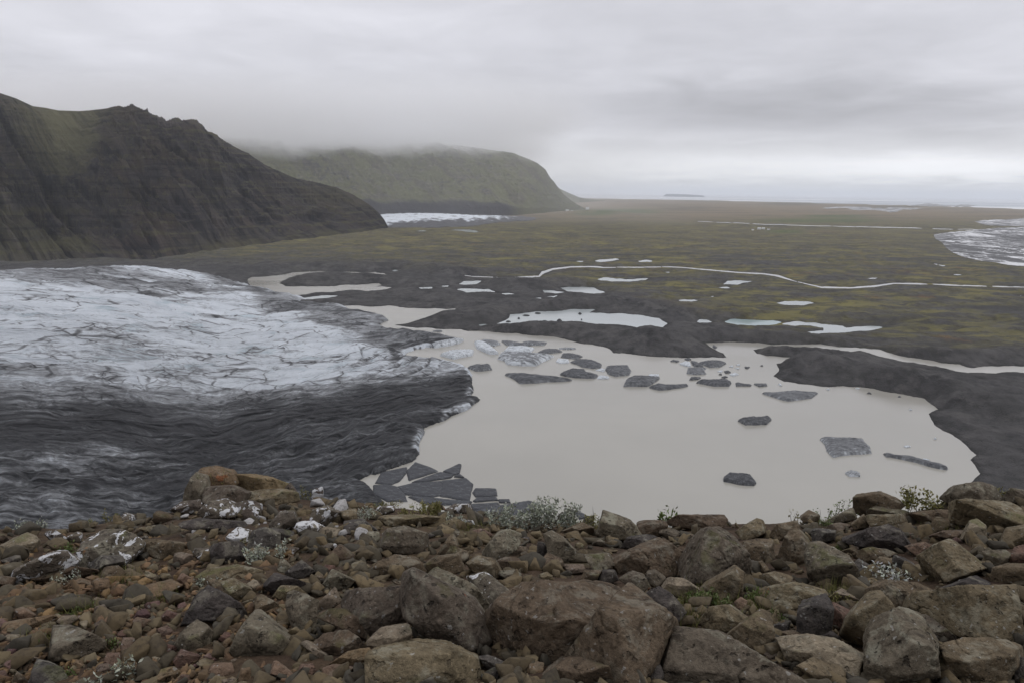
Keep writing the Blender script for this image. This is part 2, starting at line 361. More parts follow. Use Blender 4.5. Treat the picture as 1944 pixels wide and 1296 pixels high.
PONDS = {
 'long_grey': [(929,619),(950,612),(965,605),(968,597),(1000,594),(1035,592),(1075,589),(1085,587),(1130,588),(1119,594),(1157,596),(1181,595),(1221,599),(1250,604),(1268,614),(1256,624),(1240,625),(1194,619),(1141,615),(1087,614),(1034,615),(980,618),(940,620)],
 'b': [(1063,547),(1098,545.5),(1127,546),(1138,552),(1151,555.5),(1127,558),(1103,555),(1077,553.5)],
 'c': [(1030,551.5),(1050,552),(1072.5,555.5),(1055,557.5),(1034,556)],
 'd': [(1133,531),(1146,527),(1232,528.5),(1226,532),(1186,535),(1141,533)],
 'e': [(1038,563.5),(1063,560),(1052,565)],
 'f': [(870,540),(881,534),(916,533),(904,540)],
 'g': [(866,550),(877,548),(927,549),(943,555),(885,555.6)],
 'h': [(1123,497),(1141,493),(1167,491),(1193,492),(1167,495),(1141,498)],
 'i': [(1205,497),(1224,493.5),(1246,496),(1221,498)],
 'j': [(1472,575.5),(1489,572),(1530,572.5),(1546,575.5),(1526,580),(1489,579)],
 'teal': [(1375,611),(1387,606),(1420,607),(1467,608),(1485,612.5),(1474,616),(1418.5,618),(1400,617)],
 'k': [(1481,616),(1511,610),(1548,612.5),(1600,619),(1607,622.5),(1637,620),(1681,621),(1670,624),(1622,629),(1585,632),(1541,633.7),(1530,631),(1563,628),(1563,622.6),(1537,618)],
 'l': [(1372,540),(1381.5,533.5),(1405,532.5),(1428,535),(1400,541)],
 'm': [(1364,546),(1381,545),(1387,547.5),(1375,548)],
 'n': [(1285,571),(1317,569),(1325,570.5),(1301,573.6)],
 'o': [(1323,611),(1328,606.5),(1341,607),(1352,611.6),(1328,613)],
 'p': [(1644,529),(1655,527.8),(1668.5,528),(1660,530)],
 'q': [(1802,522),(1815,521),(1831,522),(1818,523)],
 'r': [(573,566),(623,561),(673,560),(623,566),(584,570)],
 's': [(789,439),(800,437.6),(818,438),(805,440)],
 't': [(854,437),(890,436),(912,441),(900,442),(870,438.5)],
 'u': [(744,514),(750,512.5),(757,514),(750,515.5)],
 'v': [(793,547),(822,545.5),(820,548),(800,549)],
 'w': [(836,544),(852,542.5),(850,545)],
 'x': [(948,557),(965,556.5),(977,559),(960,560)],
 'y': [(1014,573),(1020,571.5),(1027,572),(1020,574)],
 'z': [(1085,566),(1096,565.5),(1093,567.5)],
 'aa': [(1016,566.5),(1030,565.5),(1027,567.5)],
 'bb': [(1092,496.5),(1108,496),(1106,498)],
 'cc': [(1538,702),(1560,703),(1592,706),(1570,707)][:0] or [(1664,702),(1676,703),(1680,706),(1668,705)],
 'dd': [(1695,716),(1702,713),(1702,717)],
 'ee': [(1247,517.5),(1272,516.5),(1270,518.2)],
 'ff': [(1348,563),(1356,562.5),(1353,564)],
 'gg': [(1406,583),(1416,583),(1411,584.5)],
 'hh': [(1545,596),(1560,595.5),(1555,597)],
 'ii': [(1560,497),(1572,496.5),(1568,498)],
 'jj': [(1770,500),(1796,504),(1790,506),(1778,503)],
 'kk': [(1872,612),(1882,611),(1880,613)],
 'll': [(1350,530.5),(1361,530),(1358,531.5)],
 'mm': [(1932,561),(1940,560.5),(1938,562.5)],
 'nn': [(907,617),(921,615.5),(930,618),(915,620)],
}
RIVER_A = ([(881,523),(900,525.5),(972,527.6),(1023,525.5),(1030,518),(1050,511),(1082,507.3),(1133,507),(1146,508.4),(1208,508),(1274,507),(1328,511.4),(1400,517.6),(1448,520),(1478,524.5),(1508,534),(1560,546),(1571,546),(1615,547),(1659,544),(1696,538.5),(1770,540),(1844,543),(1944,546),(2150,550)],
           [1.6,2.0,2.0,4.5,7,4,3.2,3.0,2.4,2.2,2.2,2.4,2.8,3.2,5,1.4,3,4.5,3,4,3.2,2.6,2.6,2.6,2.6])
RIVER_B = ([(1325,420.5),(1400,423.5),(1486,427),(1580,429.5),(1680,432),(1780,435),(1884,438),(1990,441)], [0.9,1.1,1.3,1.2,1.6,1.2,1.2,1.2])

def poly_world(px, z=0.0):
    P = ground(px[:, 0], px[:, 1], z); return P[:, :2]
def ribbon(pts, w, seed=3):
    c = rough_poly(pts, False, 0.04, 8, seed, 0.25)
    src = np.array(pts, float); dd = np.concatenate([[0], np.cumsum(np.hypot(*np.diff(src, axis=0).T))])
    cd = np.concatenate([[0], np.cumsum(np.hypot(*np.diff(c, axis=0).T))]); wi = np.interp(cd / cd[-1] * dd[-1], dd, w)
    t = np.gradient(c, axis=0); t /= np.linalg.norm(t, axis=1, keepdims=True); n = np.stack([-t[:, 1], t[:, 0]], 1)
    rs = np.random.RandomState(seed); wi = 0.8 * wi * np.clip(1 + 0.9 * fbm(np.arange(len(wi)) / 7.0, seed, 0, 4, seed, 0.7), 0.6, 2)
    return np.concatenate([c + n * wi[:, None] / 2, (c - n * wi[:, None] / 2)[::-1]])
WATER = {}
WATER['lake'] = poly_world(rough_poly(LAKE, True, 0.09, 5, 11))
WATER['lagoon'] = poly_world(rough_poly(LAGOON, True, 0.10, 4, 12))
for i, (k, p) in enumerate(PONDS.items()):
    WATER[k] = poly_world(rough_poly(p, True, 0.13, 2.5 if len(p) < 9 else 3.5, 20 + i, 0.3))
WATER['river'] = poly_world(ribbon(*RIVER_A)); WATER['farriver'] = poly_world(ribbon(*RIVER_B, seed=8))
# islets and floating gravel bars in the long pond are cut out afterwards as ground mounds
BRAIDS = [
  [(1772,446),(1800,442),(1840,438),(1884,434),(1944,431),(2300,425),(2300,545),(2100,525),(1944,506),(1874,497),(1825,487),(1808,480),(1796,471),(1790,462),(1777,455)],
  [(1864,426),(1850,421),(1885,417),(1944,415),(2300,410),(2300,424),(1990,428),(1944,430),(1900,430)],
  [(1690,404),(1740,398),(1800,392),(1860,389),(1780,388),(1710,391),(1600,393),(1560,396),(1640,399)]]
BRAIDW = [poly_world(rough_poly(p, True, 0.08 if i < 2 else 0.2, 5, 60 + i, 0.3)) for i, p in enumerate(BRAIDS)]
def flat_sheet(name, poly, z, mat):
    n = len(poly); P = [Vector((float(a), float(b))) for a, b in poly]
    vs, es, fs, *_ = delaunay_2d_cdt(P, [(i, (i + 1) % n) for i in range(n)], [], 1, 1e-4)
    c = np.array([tuple(v) for v in vs]); V = np.column_stack([c, np.full(len(c), z)])
    F = [tuple(f) for f in fs]
    cx = np.array([c[list(f)].mean(0) for f in F]); keep = inside(cx, poly)
    F = [f for f, k in zip(F, keep) if k]
    return mesh(name, V, F, mat, smooth=False)

# ================================================================ HILLSIDE WE STAND ON (height relative to the eye)
CREST_PX = [(-500,1010),(0,1006),(60,1004),(150,1000),(230,990),(300,982),(345,965),(400,950),(540,948),(620,950),(700,958),(800,968),(900,975),(1000,985),(1100,994),
            (1200,1000),(1300,998),(1400,996),(1500,992),(1600,988),(1700,975),(1790,962),(1840,940),(1944,938),(2500,950)]
_c = np.array(CREST_PX, float); _d = rays(_c[:, 0], _c[:, 1])
CR_TH = np.arctan2(_d[:, 0], _d[:, 1]); CR_EL = -_d[:, 2] / np.hypot(_d[:, 0], _d[:, 1])
CR_D = np.interp(_c[:, 0], [-500, 0, 330, 450, 1000, 1600, 1850, 2500], [7.0, 7.6, 8.6, 9.0, 8.2, 8.2, 8.8, 9])
def hill(x, y):
    r = np.hypot(x, y); th = np.arctan2(x, y)
    D = np.interp(th, CR_TH, CR_D); zc = -D * np.interp(th, CR_TH, CR_EL)
    z = -1.72 + (zc + 1.72) * (r - 2.1) / (D - 2.1)
    z = np.where(r < 2.1, -1.72 + 0.33 * (2.1 - r), z)
    over = np.maximum(r - D, 0)
    z = np.where(r > D, zc - over * (0.55 + 0.35 * sstep(0, 4, over)), z)
    back = sstep(1.0, -1.0, y)                    # the slope climbs gently behind the viewer
    z = z * (1 - back) + back * (-1.35 + 0.22 * np.minimum(-y, 60))
    return z + H
def hill_hit(px, py):
    d = rays(px, py); d = np.atleast_2d(d); t = np.full(len(d), 1.2); hit = np.zeros(len(d), bool)
    for _ in range(600):
        P = d * t[:, None]; below = P[:, 2] + H < hill(P[:, 0], P[:, 1])
        hit |= below; t = np.where(hit, t, t + 0.025)
        if hit.all() or t.max() > 15: break
    th = np.arctan2(d[:, 0], d[:, 1]); Dc = np.interp(th, CR_TH, CR_D)
    tc = (Dc + 0.15) / np.hypot(d[:, 0], d[:, 1])
    t = np.where(hit & (t < tc), t, tc)
    return d * t[:, None] + np.array([0, 0, H]), t
def build_hillside():
    rr = np.concatenate([[0.02], np.geomspace(0.5, 1.6, 8)[:-1], np.linspace(1.6, 11, 300), np.geomspace(11.2, 265, 110)])
    th = np.concatenate([np.linspace(-math.pi, -0.9, 50)[:-1], np.linspace(-0.9, 0.9, 520), np.linspace(0.9, math.pi, 50)[1:]])
    R, T = np.meshgrid(rr, th, indexing='ij'); x, y = R * np.sin(T), R * np.cos(T)
    z = hill(x, y); a = np.minimum(0.045 + R * 0.004, 6) * sstep(0, 2, R)
    z = z + a * fbm(x / (0.35 + R * 0.03), y / (0.35 + R * 0.03), 0, 5, 3) + sstep(10, 60, R) * 8 * fbm(x / 40, y / 40, 0, 5, 9)
    z = np.maximum(z, -3)
    n1 = fbm(x * 1.3, y * 1.3, 0, 4, 21); n2 = fbm(x * 6, y * 6, 0, 4, 31)
    c = np.zeros(x.shape + (3,)) + np.array([0.07, 0.046, 0.030]); c = mixc(c, (0.12, 0.085, 0.05), sstep(-0.2, 0.4, n1)); c = mixc(c, (0.05, 0.036, 0.026), sstep(0.0, 0.45, n2))
    c = mixc(c, (0.05, 0.055, 0.02), sstep(0.22, 0.45, fbm(x * 0.8 + 9, y * 0.8, 0, 4, 77)) * 0.5)
    t = NT('hillside_soil'); v = t.coord('Object'); f = t.noise(v, 14, 8, 0.7); g = t.noise(v, 90, 3, 0.6)
    k = t.math('ADD', f, t.math('MULTIPLY', g, 0.5))
    col = t.mix(t.tint(), (0.015, 0.010, 0.007), t.ramp(k, 0.5, 0.95, 0.6, 0.0))
    M = t.done(col, 0.95, t.bump(k, 0.9, 0.03), 0.15)
    tag(mesh('hillside', np.stack([x, y, z], -1).reshape(-1, 3), grid_faces(len(rr), len(th))[:, ::-1], M, col=c.reshape(-1, 3)), kind='structure')
build_hillside()

# ================================================================ GROUND SHEET TO THE HORIZON
RIDGES = [  # moraine ridges: traced crest line, height, half width (metres)
 ([(1230,652),(1290,636),(1350,640),(1400,640),(1470,646),(1540,652)], 9, 30),
 ([(930,628),(1000,624),(1100,630),(1200,645),(1290,655)], 7, 35),
 ([(1500,692),(1560,700),(1640,716),(1700,728),(1780,742),(1850,770),(1944,800),(2100,850)], 13, 28),
 ([(1460,668),(1530,671),(1600,676)], 4, 10),
 ([(760,605),(830,603),(900,606),(960,590)], 7, 40),
 ([(1060,585),(1180,578),(1300,590),(1400,600)], 8, 45),
 ([(500,512),(600,505),(700,508),(800,512),(880,516)], 9, 70),
 ([(560,533),(640,528),(720,530),(800,534)], 8, 45),
 ([(960,540),(1010,545),(1080,538)], 9, 60),
 ([(1560,600),(1700,610),(1850,625),(2000,640)], 7, 40),
 ([(1640,668),(1750,672),(1850,678),(2000,676)], 7, 22),
 ([(980,415),(1060,408),(1130,404),(1200,412)], 26, 260),
 ([(1330,433),(1375,430),(1410,433)], 16, 160),
]
def build_ground():
    py = np.concatenate([np.arange(1130, 470, -1.7), np.arange(470, 366.5, -1.05)])
    Dr = H / np.tan(-PITCH + np.arctan((py - 648) / FPX)); Dr = Dr[(Dr > 0) & (Dr < 32000)]
    Dr = np.concatenate([np.geomspace(20, Dr[0], 14)[:-1], Dr, np.geomspace(Dr[-1], 320000, 14)[1:]])
    ta = np.linspace(-1.02, 1.02, 1450); side = np.tan(np.linspace(math.atan(1.02), math.radians(87), 16))[1:]
    ta = np.concatenate([-side[::-1], ta, side]); th = np.arctan(ta)
    th = np.concatenate([np.linspace(-math.pi, th[0], 14)[:-1], th, np.linspace(th[-1], math.pi, 14)[1:]])
    R, T = np.meshgrid(Dr, th, indexing='ij'); x, y = R * np.sin(T), R * np.cos(T); P = np.stack([x.ravel(), y.ravel()], 1)
    ppx, ppy = project(np.column_stack([P, np.zeros(len(P))])); shp = x.shape
    front = P[:, 1] > 0
    ppx = np.where(front, ppx, -5000)
    near = (R.ravel() > 250) & (R.ravel() < 6500) & front
    r_ = R.ravel(); flat_b = np.zeros(len(P))
    sdw = np.full(len(P), -400.0)                       # signed distance into the water, metres
    for k, poly in WATER.items():
        mg = 180 if k in ('lake', 'lagoon') else 90
        sel = np.where(near)[0]
        sdw[sel] = np.maximum(sdw[sel], sdist(P[sel], poly, mg) if True else 0)
        sdw[sel] = np.where(sdw[sel] <= -mg + 1e-6, np.minimum(sdw[sel], -mg), sdw[sel])
    for poly in BRAIDW:
        s_ = np.where((r_ > 2500) & (r_ < 14000) & front)[0]; d_ = sdist(P[s_], poly, 200); flat_b[s_] = np.maximum(flat_b[s_], sstep(-200, 0, d_))
    land = -sdw                                          # >0 on land
    r = R.ravel(); sc = np.clip(r / 900, 0.6, 6)
    rel = sstep(0, 1, land / (30 * sc))
    amp = np.interp(r, [300, 900, 2500, 6000, 20000], [5, 6.0, 8, 9, 6])
    fade = sstep(7000, 2500, r)
    zz = amp * (0.45 + 1.8 * fbm(P[:, 0] / 150, P[:, 1] / 90, 0, 7, 40, 0.6)) * rel * 0.75 * fade
    zz = zz + amp * 0.45 * np.maximum(ridged(P[:, 0] / 140, P[:, 1] / 60, 0, 4, 43), 0) * rel * fade
    zz = zz + (1.6 * np.abs(fbm(P[:, 0] / 22, P[:, 1] / 22, 0, 4, 47, 0.6)) + 1.4 * fbm(P[:, 0] / 48, P[:, 1] / 40, 0, 3, 48)) * rel * sstep(3500, 1500, r)
    for pts, hgt, wd in RIDGES:
        q = poly_world(rough_poly(pts, False, 0.05, 20, 5, 0.3)); lo, hi = q.min(0) - 4 * wd, q.max(0) + 4 * wd
        s = np.where((P[:, 0] > lo[0]) & (P[:, 0] < hi[0]) & (P[:, 1] > lo[1]) & (P[:, 1] < hi[1]))[0]
        d = seg_dist(P[s], q[:-1], q[1:]); nn = 1 + 0.5 * fbm(P[s, 0] / (wd * 1.2), P[s, 1] / (wd * 1.2), 0, 4, 55)
        w2 = wd * (1 + 0.35 * fbm(P[s, 0] / wd, P[s, 1] / wd, 0, 3, 56))
        zz[s] += hgt * nn * np.exp(-(d / w2) ** 2) * sstep(0, wd * 0.7, land[s])
    z = np.where(land > 0, (0.15 + np.minimum(land * 0.06, 0.4) + zz) * (1 - flat_b), np.maximum(-0.3 - (-land) * 0.08, -3))
    # sea bed far out; land stops at the coast
    coast = np.interp(ppx, [-5000, 1080, 1300, 1600, 1944, 3000], [23000, 23500, 22500, 19500, 16500, 16000])
    coast = coast * (1 + 0.10 * fbm(ppx / 60, r / 9000, 0, 4, 61))
    sea = sstep(0.97, 1.03, r / coast)
    z = z * (1 - sea) + sea * -4
    z = np.where(r < 250, -4, z)
    # ------- colours (albedo)
    X, Y = P[:, 0], P[:, 1]
    a1 = fbm(X / 190, Y / 190, 0, 5, 70); a2 = fbm(X / 70, Y / 90, 0, 6, 71, 0.62); a3 = fbm(X / 420, Y / 500, 0, 4, 72); a4 = fbm(X / 22, Y / 30, 0, 4, 73, 0.6)
    st = fbm(ppx / 170, np.minimum(ppy, 1300) / 5.5 + a3 * 2.0, 0, 4, 74)       # long low streaks of vegetation across the sandur
    c = np.zeros((len(P), 3)) + np.array([0.084, 0.081, 0.080])
    c = mixc(c, (0.048, 0.047, 0.048), sstep(-0.1, 0.35, a2 + 0.5 * a4)); c = mixc(c, (0.10, 0.097, 0.09), sstep(0.05, 0.4, a4) * 0.5)
    # vegetation amount from the traced limit of the bare moraine
    lim = np.interp(ppx, [-3000, 200, 420, 700, 860, 960, 1050, 1180, 1300, 1420, 1560, 1700, 1850, 1944, 3000],
                         [500, 500, 500, 503, 512, 528, 540, 562, 590, 640, 655, 665, 678, 684, 690])
    veg = sstep(14, -32, ppy - lim + a2 * 26 + a1 * 14)
    m1 = sstep(-0.28, 0.30, a1 * 0.6 + a2 * 0.45 + st * 0.55) * veg
    c = mixc(c, (0.125, 0.112, 0.056), m1 * 0.8)
    c = mixc(c, (0.16, 0.145, 0.06), sstep(0.05, 0.32, a2 * 0.8 + a4 * 0.7 + 0.35 * st) * veg * 0.75 * sstep(700, 560, ppy))
    c = mixc(c, (0.115, 0.062, 0.032), sstep(0.22, 0.5, a3 + a4 * 0.3) * veg * 0.4)
    far = sstep(505, 440, ppy)
    olive = mixc(np.zeros((len(P), 3)) + np.array([0.165, 0.145, 0.072]), (0.075, 0.070, 0.055), sstep(-0.1, 0.35, st + 0.5 * a2))
    c = mixc(c, olive, far * 0.72)
    brown = mixc(np.zeros((len(P), 3)) + np.array([0.25, 0.195, 0.13]), (0.13, 0.115, 0.085), sstep(-0.05, 0.4, fbm(ppx / 200, ppy / 3.0, 0, 4, 81)))
    c = mixc(c, brown, sstep(432, 405, ppy) * 0.85)
    for (cx, cy, wx, wy) in [(1182,402,70,5),(1556,419,110,4.5),(1495,441,38,3.2),(1585,411,60,2.6),(1130,405,40,6),(1040,397,55,5)]:
        f = np.exp(-(((ppx - cx) / wx) ** 4 + ((ppy - cy) / wy) ** 4)) * sstep(-0.5, 0.1, st + 0.2)
        c = mixc(c, (0.075, 0.115, 0.035), f * 0.8)
    c = mixc(c, (0.17, 0.13, 0.08), np.exp(-(((ppx - 1555) / 35) ** 4 + ((ppy - 441) / 2.5) ** 4)) * 0.7)
    # black wet margin round the water
    wet = sstep(0.0, 1, land / (9 * sc)); c = c * (0.55 + 0.45 * wet)[:, None]
    # tracks of dry channels
    V = np.column_stack([P, z]); V[:, 2] = np.where(np.isfinite(V[:, 2]), V[:, 2], 0)
    F = grid_faces(*shp)[:, ::-1]
    zone = np.stack([veg * (0.35 + 0.65 * sstep(-0.25, 0.25, a1)) * sstep(395, 440, ppy), (0.35 + 0.65 * sstep(0.2, -0.3, a3)) * sstep(400, 440, ppy), 0 * veg], 1)
    o = mesh('ground', V, F, M_GROUND, col=c, extra={'zone': zone}); tag(o, kind='structure')
build_ground()
def build_water():
    names = {'lake': ('lake', M_LAKE), 'lagoon': ('lagoon', M_LAKE), 'river': ('river', M_RIVER), 'farriver': ('river', M_RIVER), 'teal': ('pond', M_TEAL)}
    for k, poly in WATER.items():
        nm, M = names.get(k, ('pond', M_POND))
        z = 0.0 if k in ('lake', 'lagoon') else 0.12
        c = poly.mean(0); P = poly
        if k in ('lake', 'lagoon'):      # runs a little under the shore so that the shore line is where land and water meet
            a = np.roll(P, 1, 0) - np.roll(P, -1, 0); n = np.stack([a[:, 1], -a[:, 0]], 1); n /= np.maximum(np.linalg.norm(n, axis=1, keepdims=True), 1e-6)
        tag(flat_sheet(nm, P, z, M), kind='structure')
    th = np.linspace(-1.3, 1.3, 60); o = np.stack([np.sin(th), np.cos(th)], 1)
    P = np.concatenate([o * 330000, (o * 14500)[::-1]])
    tag(flat_sheet('sea', P, -0.6, M_SEA), kind='structure')
build_water()
# ================================================================ GLACIER
GL = [(-700,526),(-300,525),(0,524),(270,526),(400,532),(470,542),(500,554),(545,563),(600,572),(665,590),(700,594),(731,603),(738,609),(719,618),(742,628),(816,634),(866,644),(880,646),
      (850,655),(808,659),(773,669),(765,679),(808,684),(843,686),(881,696),(897,711),(899,735),(893,754),(912,758),(897,769),(870,785),(839,800),(804,812),
      (804,827),(796,850),(796,862),(781,877),(746,889),(704,900),(676,912),(700,922),(712,938),(730,952),(735,1000),(700,1120),(300,1190),(-400,1190),(-900,1100),(-1500,800),(-1500,560)]
GLW = poly_world(rough_poly(GL, True, 0.16, 4, 77, 0.5))
def flow_y(x):   # traced limit between clean ice and the debris-covered margin
    return np.interp(x, [-600, 0, 150, 300, 420, 560, 680, 760, 840, 900, 1000], [742, 752, 772, 790, 795, 768, 745, 728, 716, 700, 690])
def build_glacier():
    py = np.concatenate([np.arange(1180, 512, -1.05)]); Dr = H / np.tan(-PITCH + np.arctan((py - 648) / FPX))
    ta = np.linspace(-0.93, 0.02, 1180); ta = np.concatenate([np.linspace(-2.2, -0.93, 80)[:-1], ta]); th = np.arctan(ta)
    R, T = np.meshgrid(Dr, th, indexing='ij'); x, y = R * np.sin(T), R * np.cos(T); P = np.stack([x.ravel(), y.ravel()], 1)
    sd = sdist(P, GLW, 60)
    px, py_ = project(np.column_stack([P, np.zeros(len(P))])); px = np.clip(px, -1500, 1500)
    Tk = np.interp(px, [-600, 0, 270, 420, 500, 620, 760, 900], [70, 68, 64, 50, 34, 24, 15, 9])
    Tk = Tk * (0.55 + 0.45 * sstep(1000, 760, py_)) 
    base = 3.0 * sstep(0, 3, sd) + Tk * (1 - np.exp(-np.maximum(sd, 0) / (40 + Tk * 2.2)))
    # pixel-like polar coordinates bent along the flow: u runs along the bands, v across them
    Yb = flow_y(px); r = R.ravel(); u = np.arctan2(P[:, 0], P[:, 1]) * 900; v = np.log(r) * 900
    Yr = H / np.tan(-PITCH + np.arctan((Yb - 648) / FPX)); vb = (np.log(r / Yr)) * 900     # <0 : nearer than the limit
    w1 = fbm(u / 130, vb / 90, 0, 3, 90); w2 = fbm(u / 70 + 5, vb / 40, 0, 3, 89)
    vf = vb + 26 * w1 + 6 * w2; uf = u + 24 * w2
    st = fbm(uf / 150, vf / 30, 0, 6, 91, 0.6)                        # streaks along the flow
    st2 = fbm(uf / 42, vf / 14.0, 0, 5, 92, 0.6)
    blk = fbm(u / 60, vf / 50, 0, 4, 95)
    lowf = fbm(u / 170, vf / 70, 0, 3, 88)
    f5, e5, id5, ox5, oy5 = worley(uf / 120, vf / 85 + 0.3 * w2, 303); f1, e1, id1, ox1, oy1 = worley(uf / 54 + 0.35 * vf / 40, vf / 46, 301)
    inside_ = sstep(0, 14, sd); z = base; mm = r / 700.0
    near_rough = sstep(-60, -220, vb)
    lo_ = fbm(uf / 150, vf / 45, 0, 3, 91, 0.5)
    z = z + inside_ * mm * (4.5 * blk + 3.5 * lo_ + (1.3 * (id1 - 0.5) + 2.8 * oy1) * sstep(0, 0.22, e1) + 4.0 * oy5 * sstep(0, 0.15, e5) + near_rough * 4.5 * ridged(u / 46, vf / 48, 0, 3, 96))
    # arcuate crevasses that swing towards the lake
    ax, ay = (px - 560) / 260.0, (py_ - 690) / 70.0; rad = np.hypot(ax, ay)
    arc = np.clip(1 - np.abs(noise(rad * 8.0 + 0.5 * w1, np.arctan2(ay, ax) * 1.1, 0, 97)) / 0.16, 0, 1)
    am = np.exp(-((px - 745) / 90.0) ** 4 - ((py_ - 700) / 50.0) ** 4)
    z = z - inside_ * am * 3.0 * arc
    z = np.where(sd > 0, np.maximum(z, 0.6), -1.6 + np.maximum(sd, -10) * 0.1)
    # ------- debris amount (low frequencies only; the shader adds streaks and cracks along the flow)
    deb = np.full(len(P), 0.06) + 0.42 * lowf
    lower = sstep(50, -95, vb + 0.6 * 60 * st); deb = deb + lower * 0.74
    core = np.exp(-((vb + 120 - 35 * w1) / 60.0) ** 2) * lower; deb = deb + core * 0.26
    pale = near_rough * sstep(-0.05, 0.30, fbm(uf / 80, vf / 40, 0, 3, 98) + 0.22 * sstep(520, 50, px) - 0.08) * sstep(640, 420, px); deb = deb - pale * 0.24
    top = np.interp(px, [300, 420, 500, 600, 740, 900], [505, 530, 562, 582, 602, 636]); bot = np.interp(px, [300, 420, 500, 600, 700, 765, 900], [508, 556, 606, 648, 674, 690, 690])
    band = sstep(-14, 10, py_ - top + st * 20) * sstep(16, -20, py_ - bot + st * 30 + blk * 14); deb = deb + band * 0.48
    edge = sstep(60, 0, sd) * sstep(560, 900, px) * sstep(0, -30, vb - 20); deb = deb + edge * 0.12
    deb = deb + 0.08 * sstep(640, 560, py_) + 0.40 * np.exp(-((px - 150) / 300.0) ** 2 - ((py_ - 590) / 36.0) ** 2) + 0.10 * sstep(700, 760, py_) * (1 - lower)
    deb = deb - 0.10 * np.exp(-((px - 420) / 260.0) ** 2 - ((py_ - 690) / 45.0) ** 2)
    deb = deb + am * 0.5 * arc - 0.75 * sstep(7, 1, np.abs(sd - 2)) * sstep(740, 790, px) * sstep(-0.12, 0.12, fbm(P[:, 0] / 25, P[:, 1] / 25, 0, 3, 66))
    deb = deb - 0.45 * np.exp(-((px - 135) / 120.0) ** 2 - ((py_ - 1088) / 32.0) ** 2) - 0.5 * np.exp(-((px - 330) / 45.0) ** 2 - ((py_ - 1075) / 18.0) ** 2) - 0.10 * np.exp(-((px - 60) / 90.0) ** 2 - ((py_ - 960) / 30.0) ** 2)
    deb = deb + 0.12 * sstep(600, 850, px) * (1 - lower)
    zone = np.stack([deb, lower, near_rough], 1); flow = np.stack([uf, vf, 0 * uf], 1)
    nr, nc = R.shape; F = grid_faces(nr, nc)[:, ::-1]; ok = (sd > -9)[F].all(1); F = F[ok]
    used = np.unique(F); remap = np.full(len(P), -1); remap[used] = np.arange(len(used))
    V = np.column_stack([P, z])[used]
    tag(mesh('glacier', V, remap[F], M_GLACIER, extra={'zone': zone[used], 'flow': flow[used]}), kind='structure')
build_glacier()

def build_far_glacier():
    pts = [(700,404),(730,402),(800,405),(880,409),(960,413),(1040,416),(1000,421),(950,423),(905,430),(840,433),(760,434),(730,433),(700,425)]
    poly = poly_world(rough_poly(pts, True, 0.08, 5, 5, 0.3)); lo, hi = poly.min(0) - 60, poly.max(0) + 60
    gx, gy = np.meshgrid(np.linspace(lo[0], hi[0], 260), np.linspace(lo[1], hi[1], 240)); P = np.stack([gx.ravel(), gy.ravel()], 1)
    sd = sdist(P, poly, 200); px, py = project(np.column_stack([P, np.zeros(len(P))]))
    nz = fbm(px / 14, py / 2.2, 0, 5, 5, 0.6)
    z = np.where(sd > 0, 4 + 26 * (1 - np.exp(-np.maximum(sd, 0) / 200)) + 9 * nz, -6)
    deb = sstep(-0.05, 0.45, nz + 0.9 * sstep(420, 433, py + (px - 820) * 0.04) + 0.5 * sstep(880, 1040, px) - 0.1)
    c = mixc(np.zeros((len(P), 3)) + np.array([0.66, 0.70, 0.74]), (0.06, 0.06, 0.065), deb)
    F = grid_faces(240, 260); F = F[(sd > -40)[F].all(1)]; used = np.unique(F); rm = np.full(len(P), -1); rm[used] = np.arange(len(used))
    tag(mesh('glacier', np.column_stack([P, z])[used], rm[F], M_ICE, col=c[used]), kind='structure')
build_far_glacier()

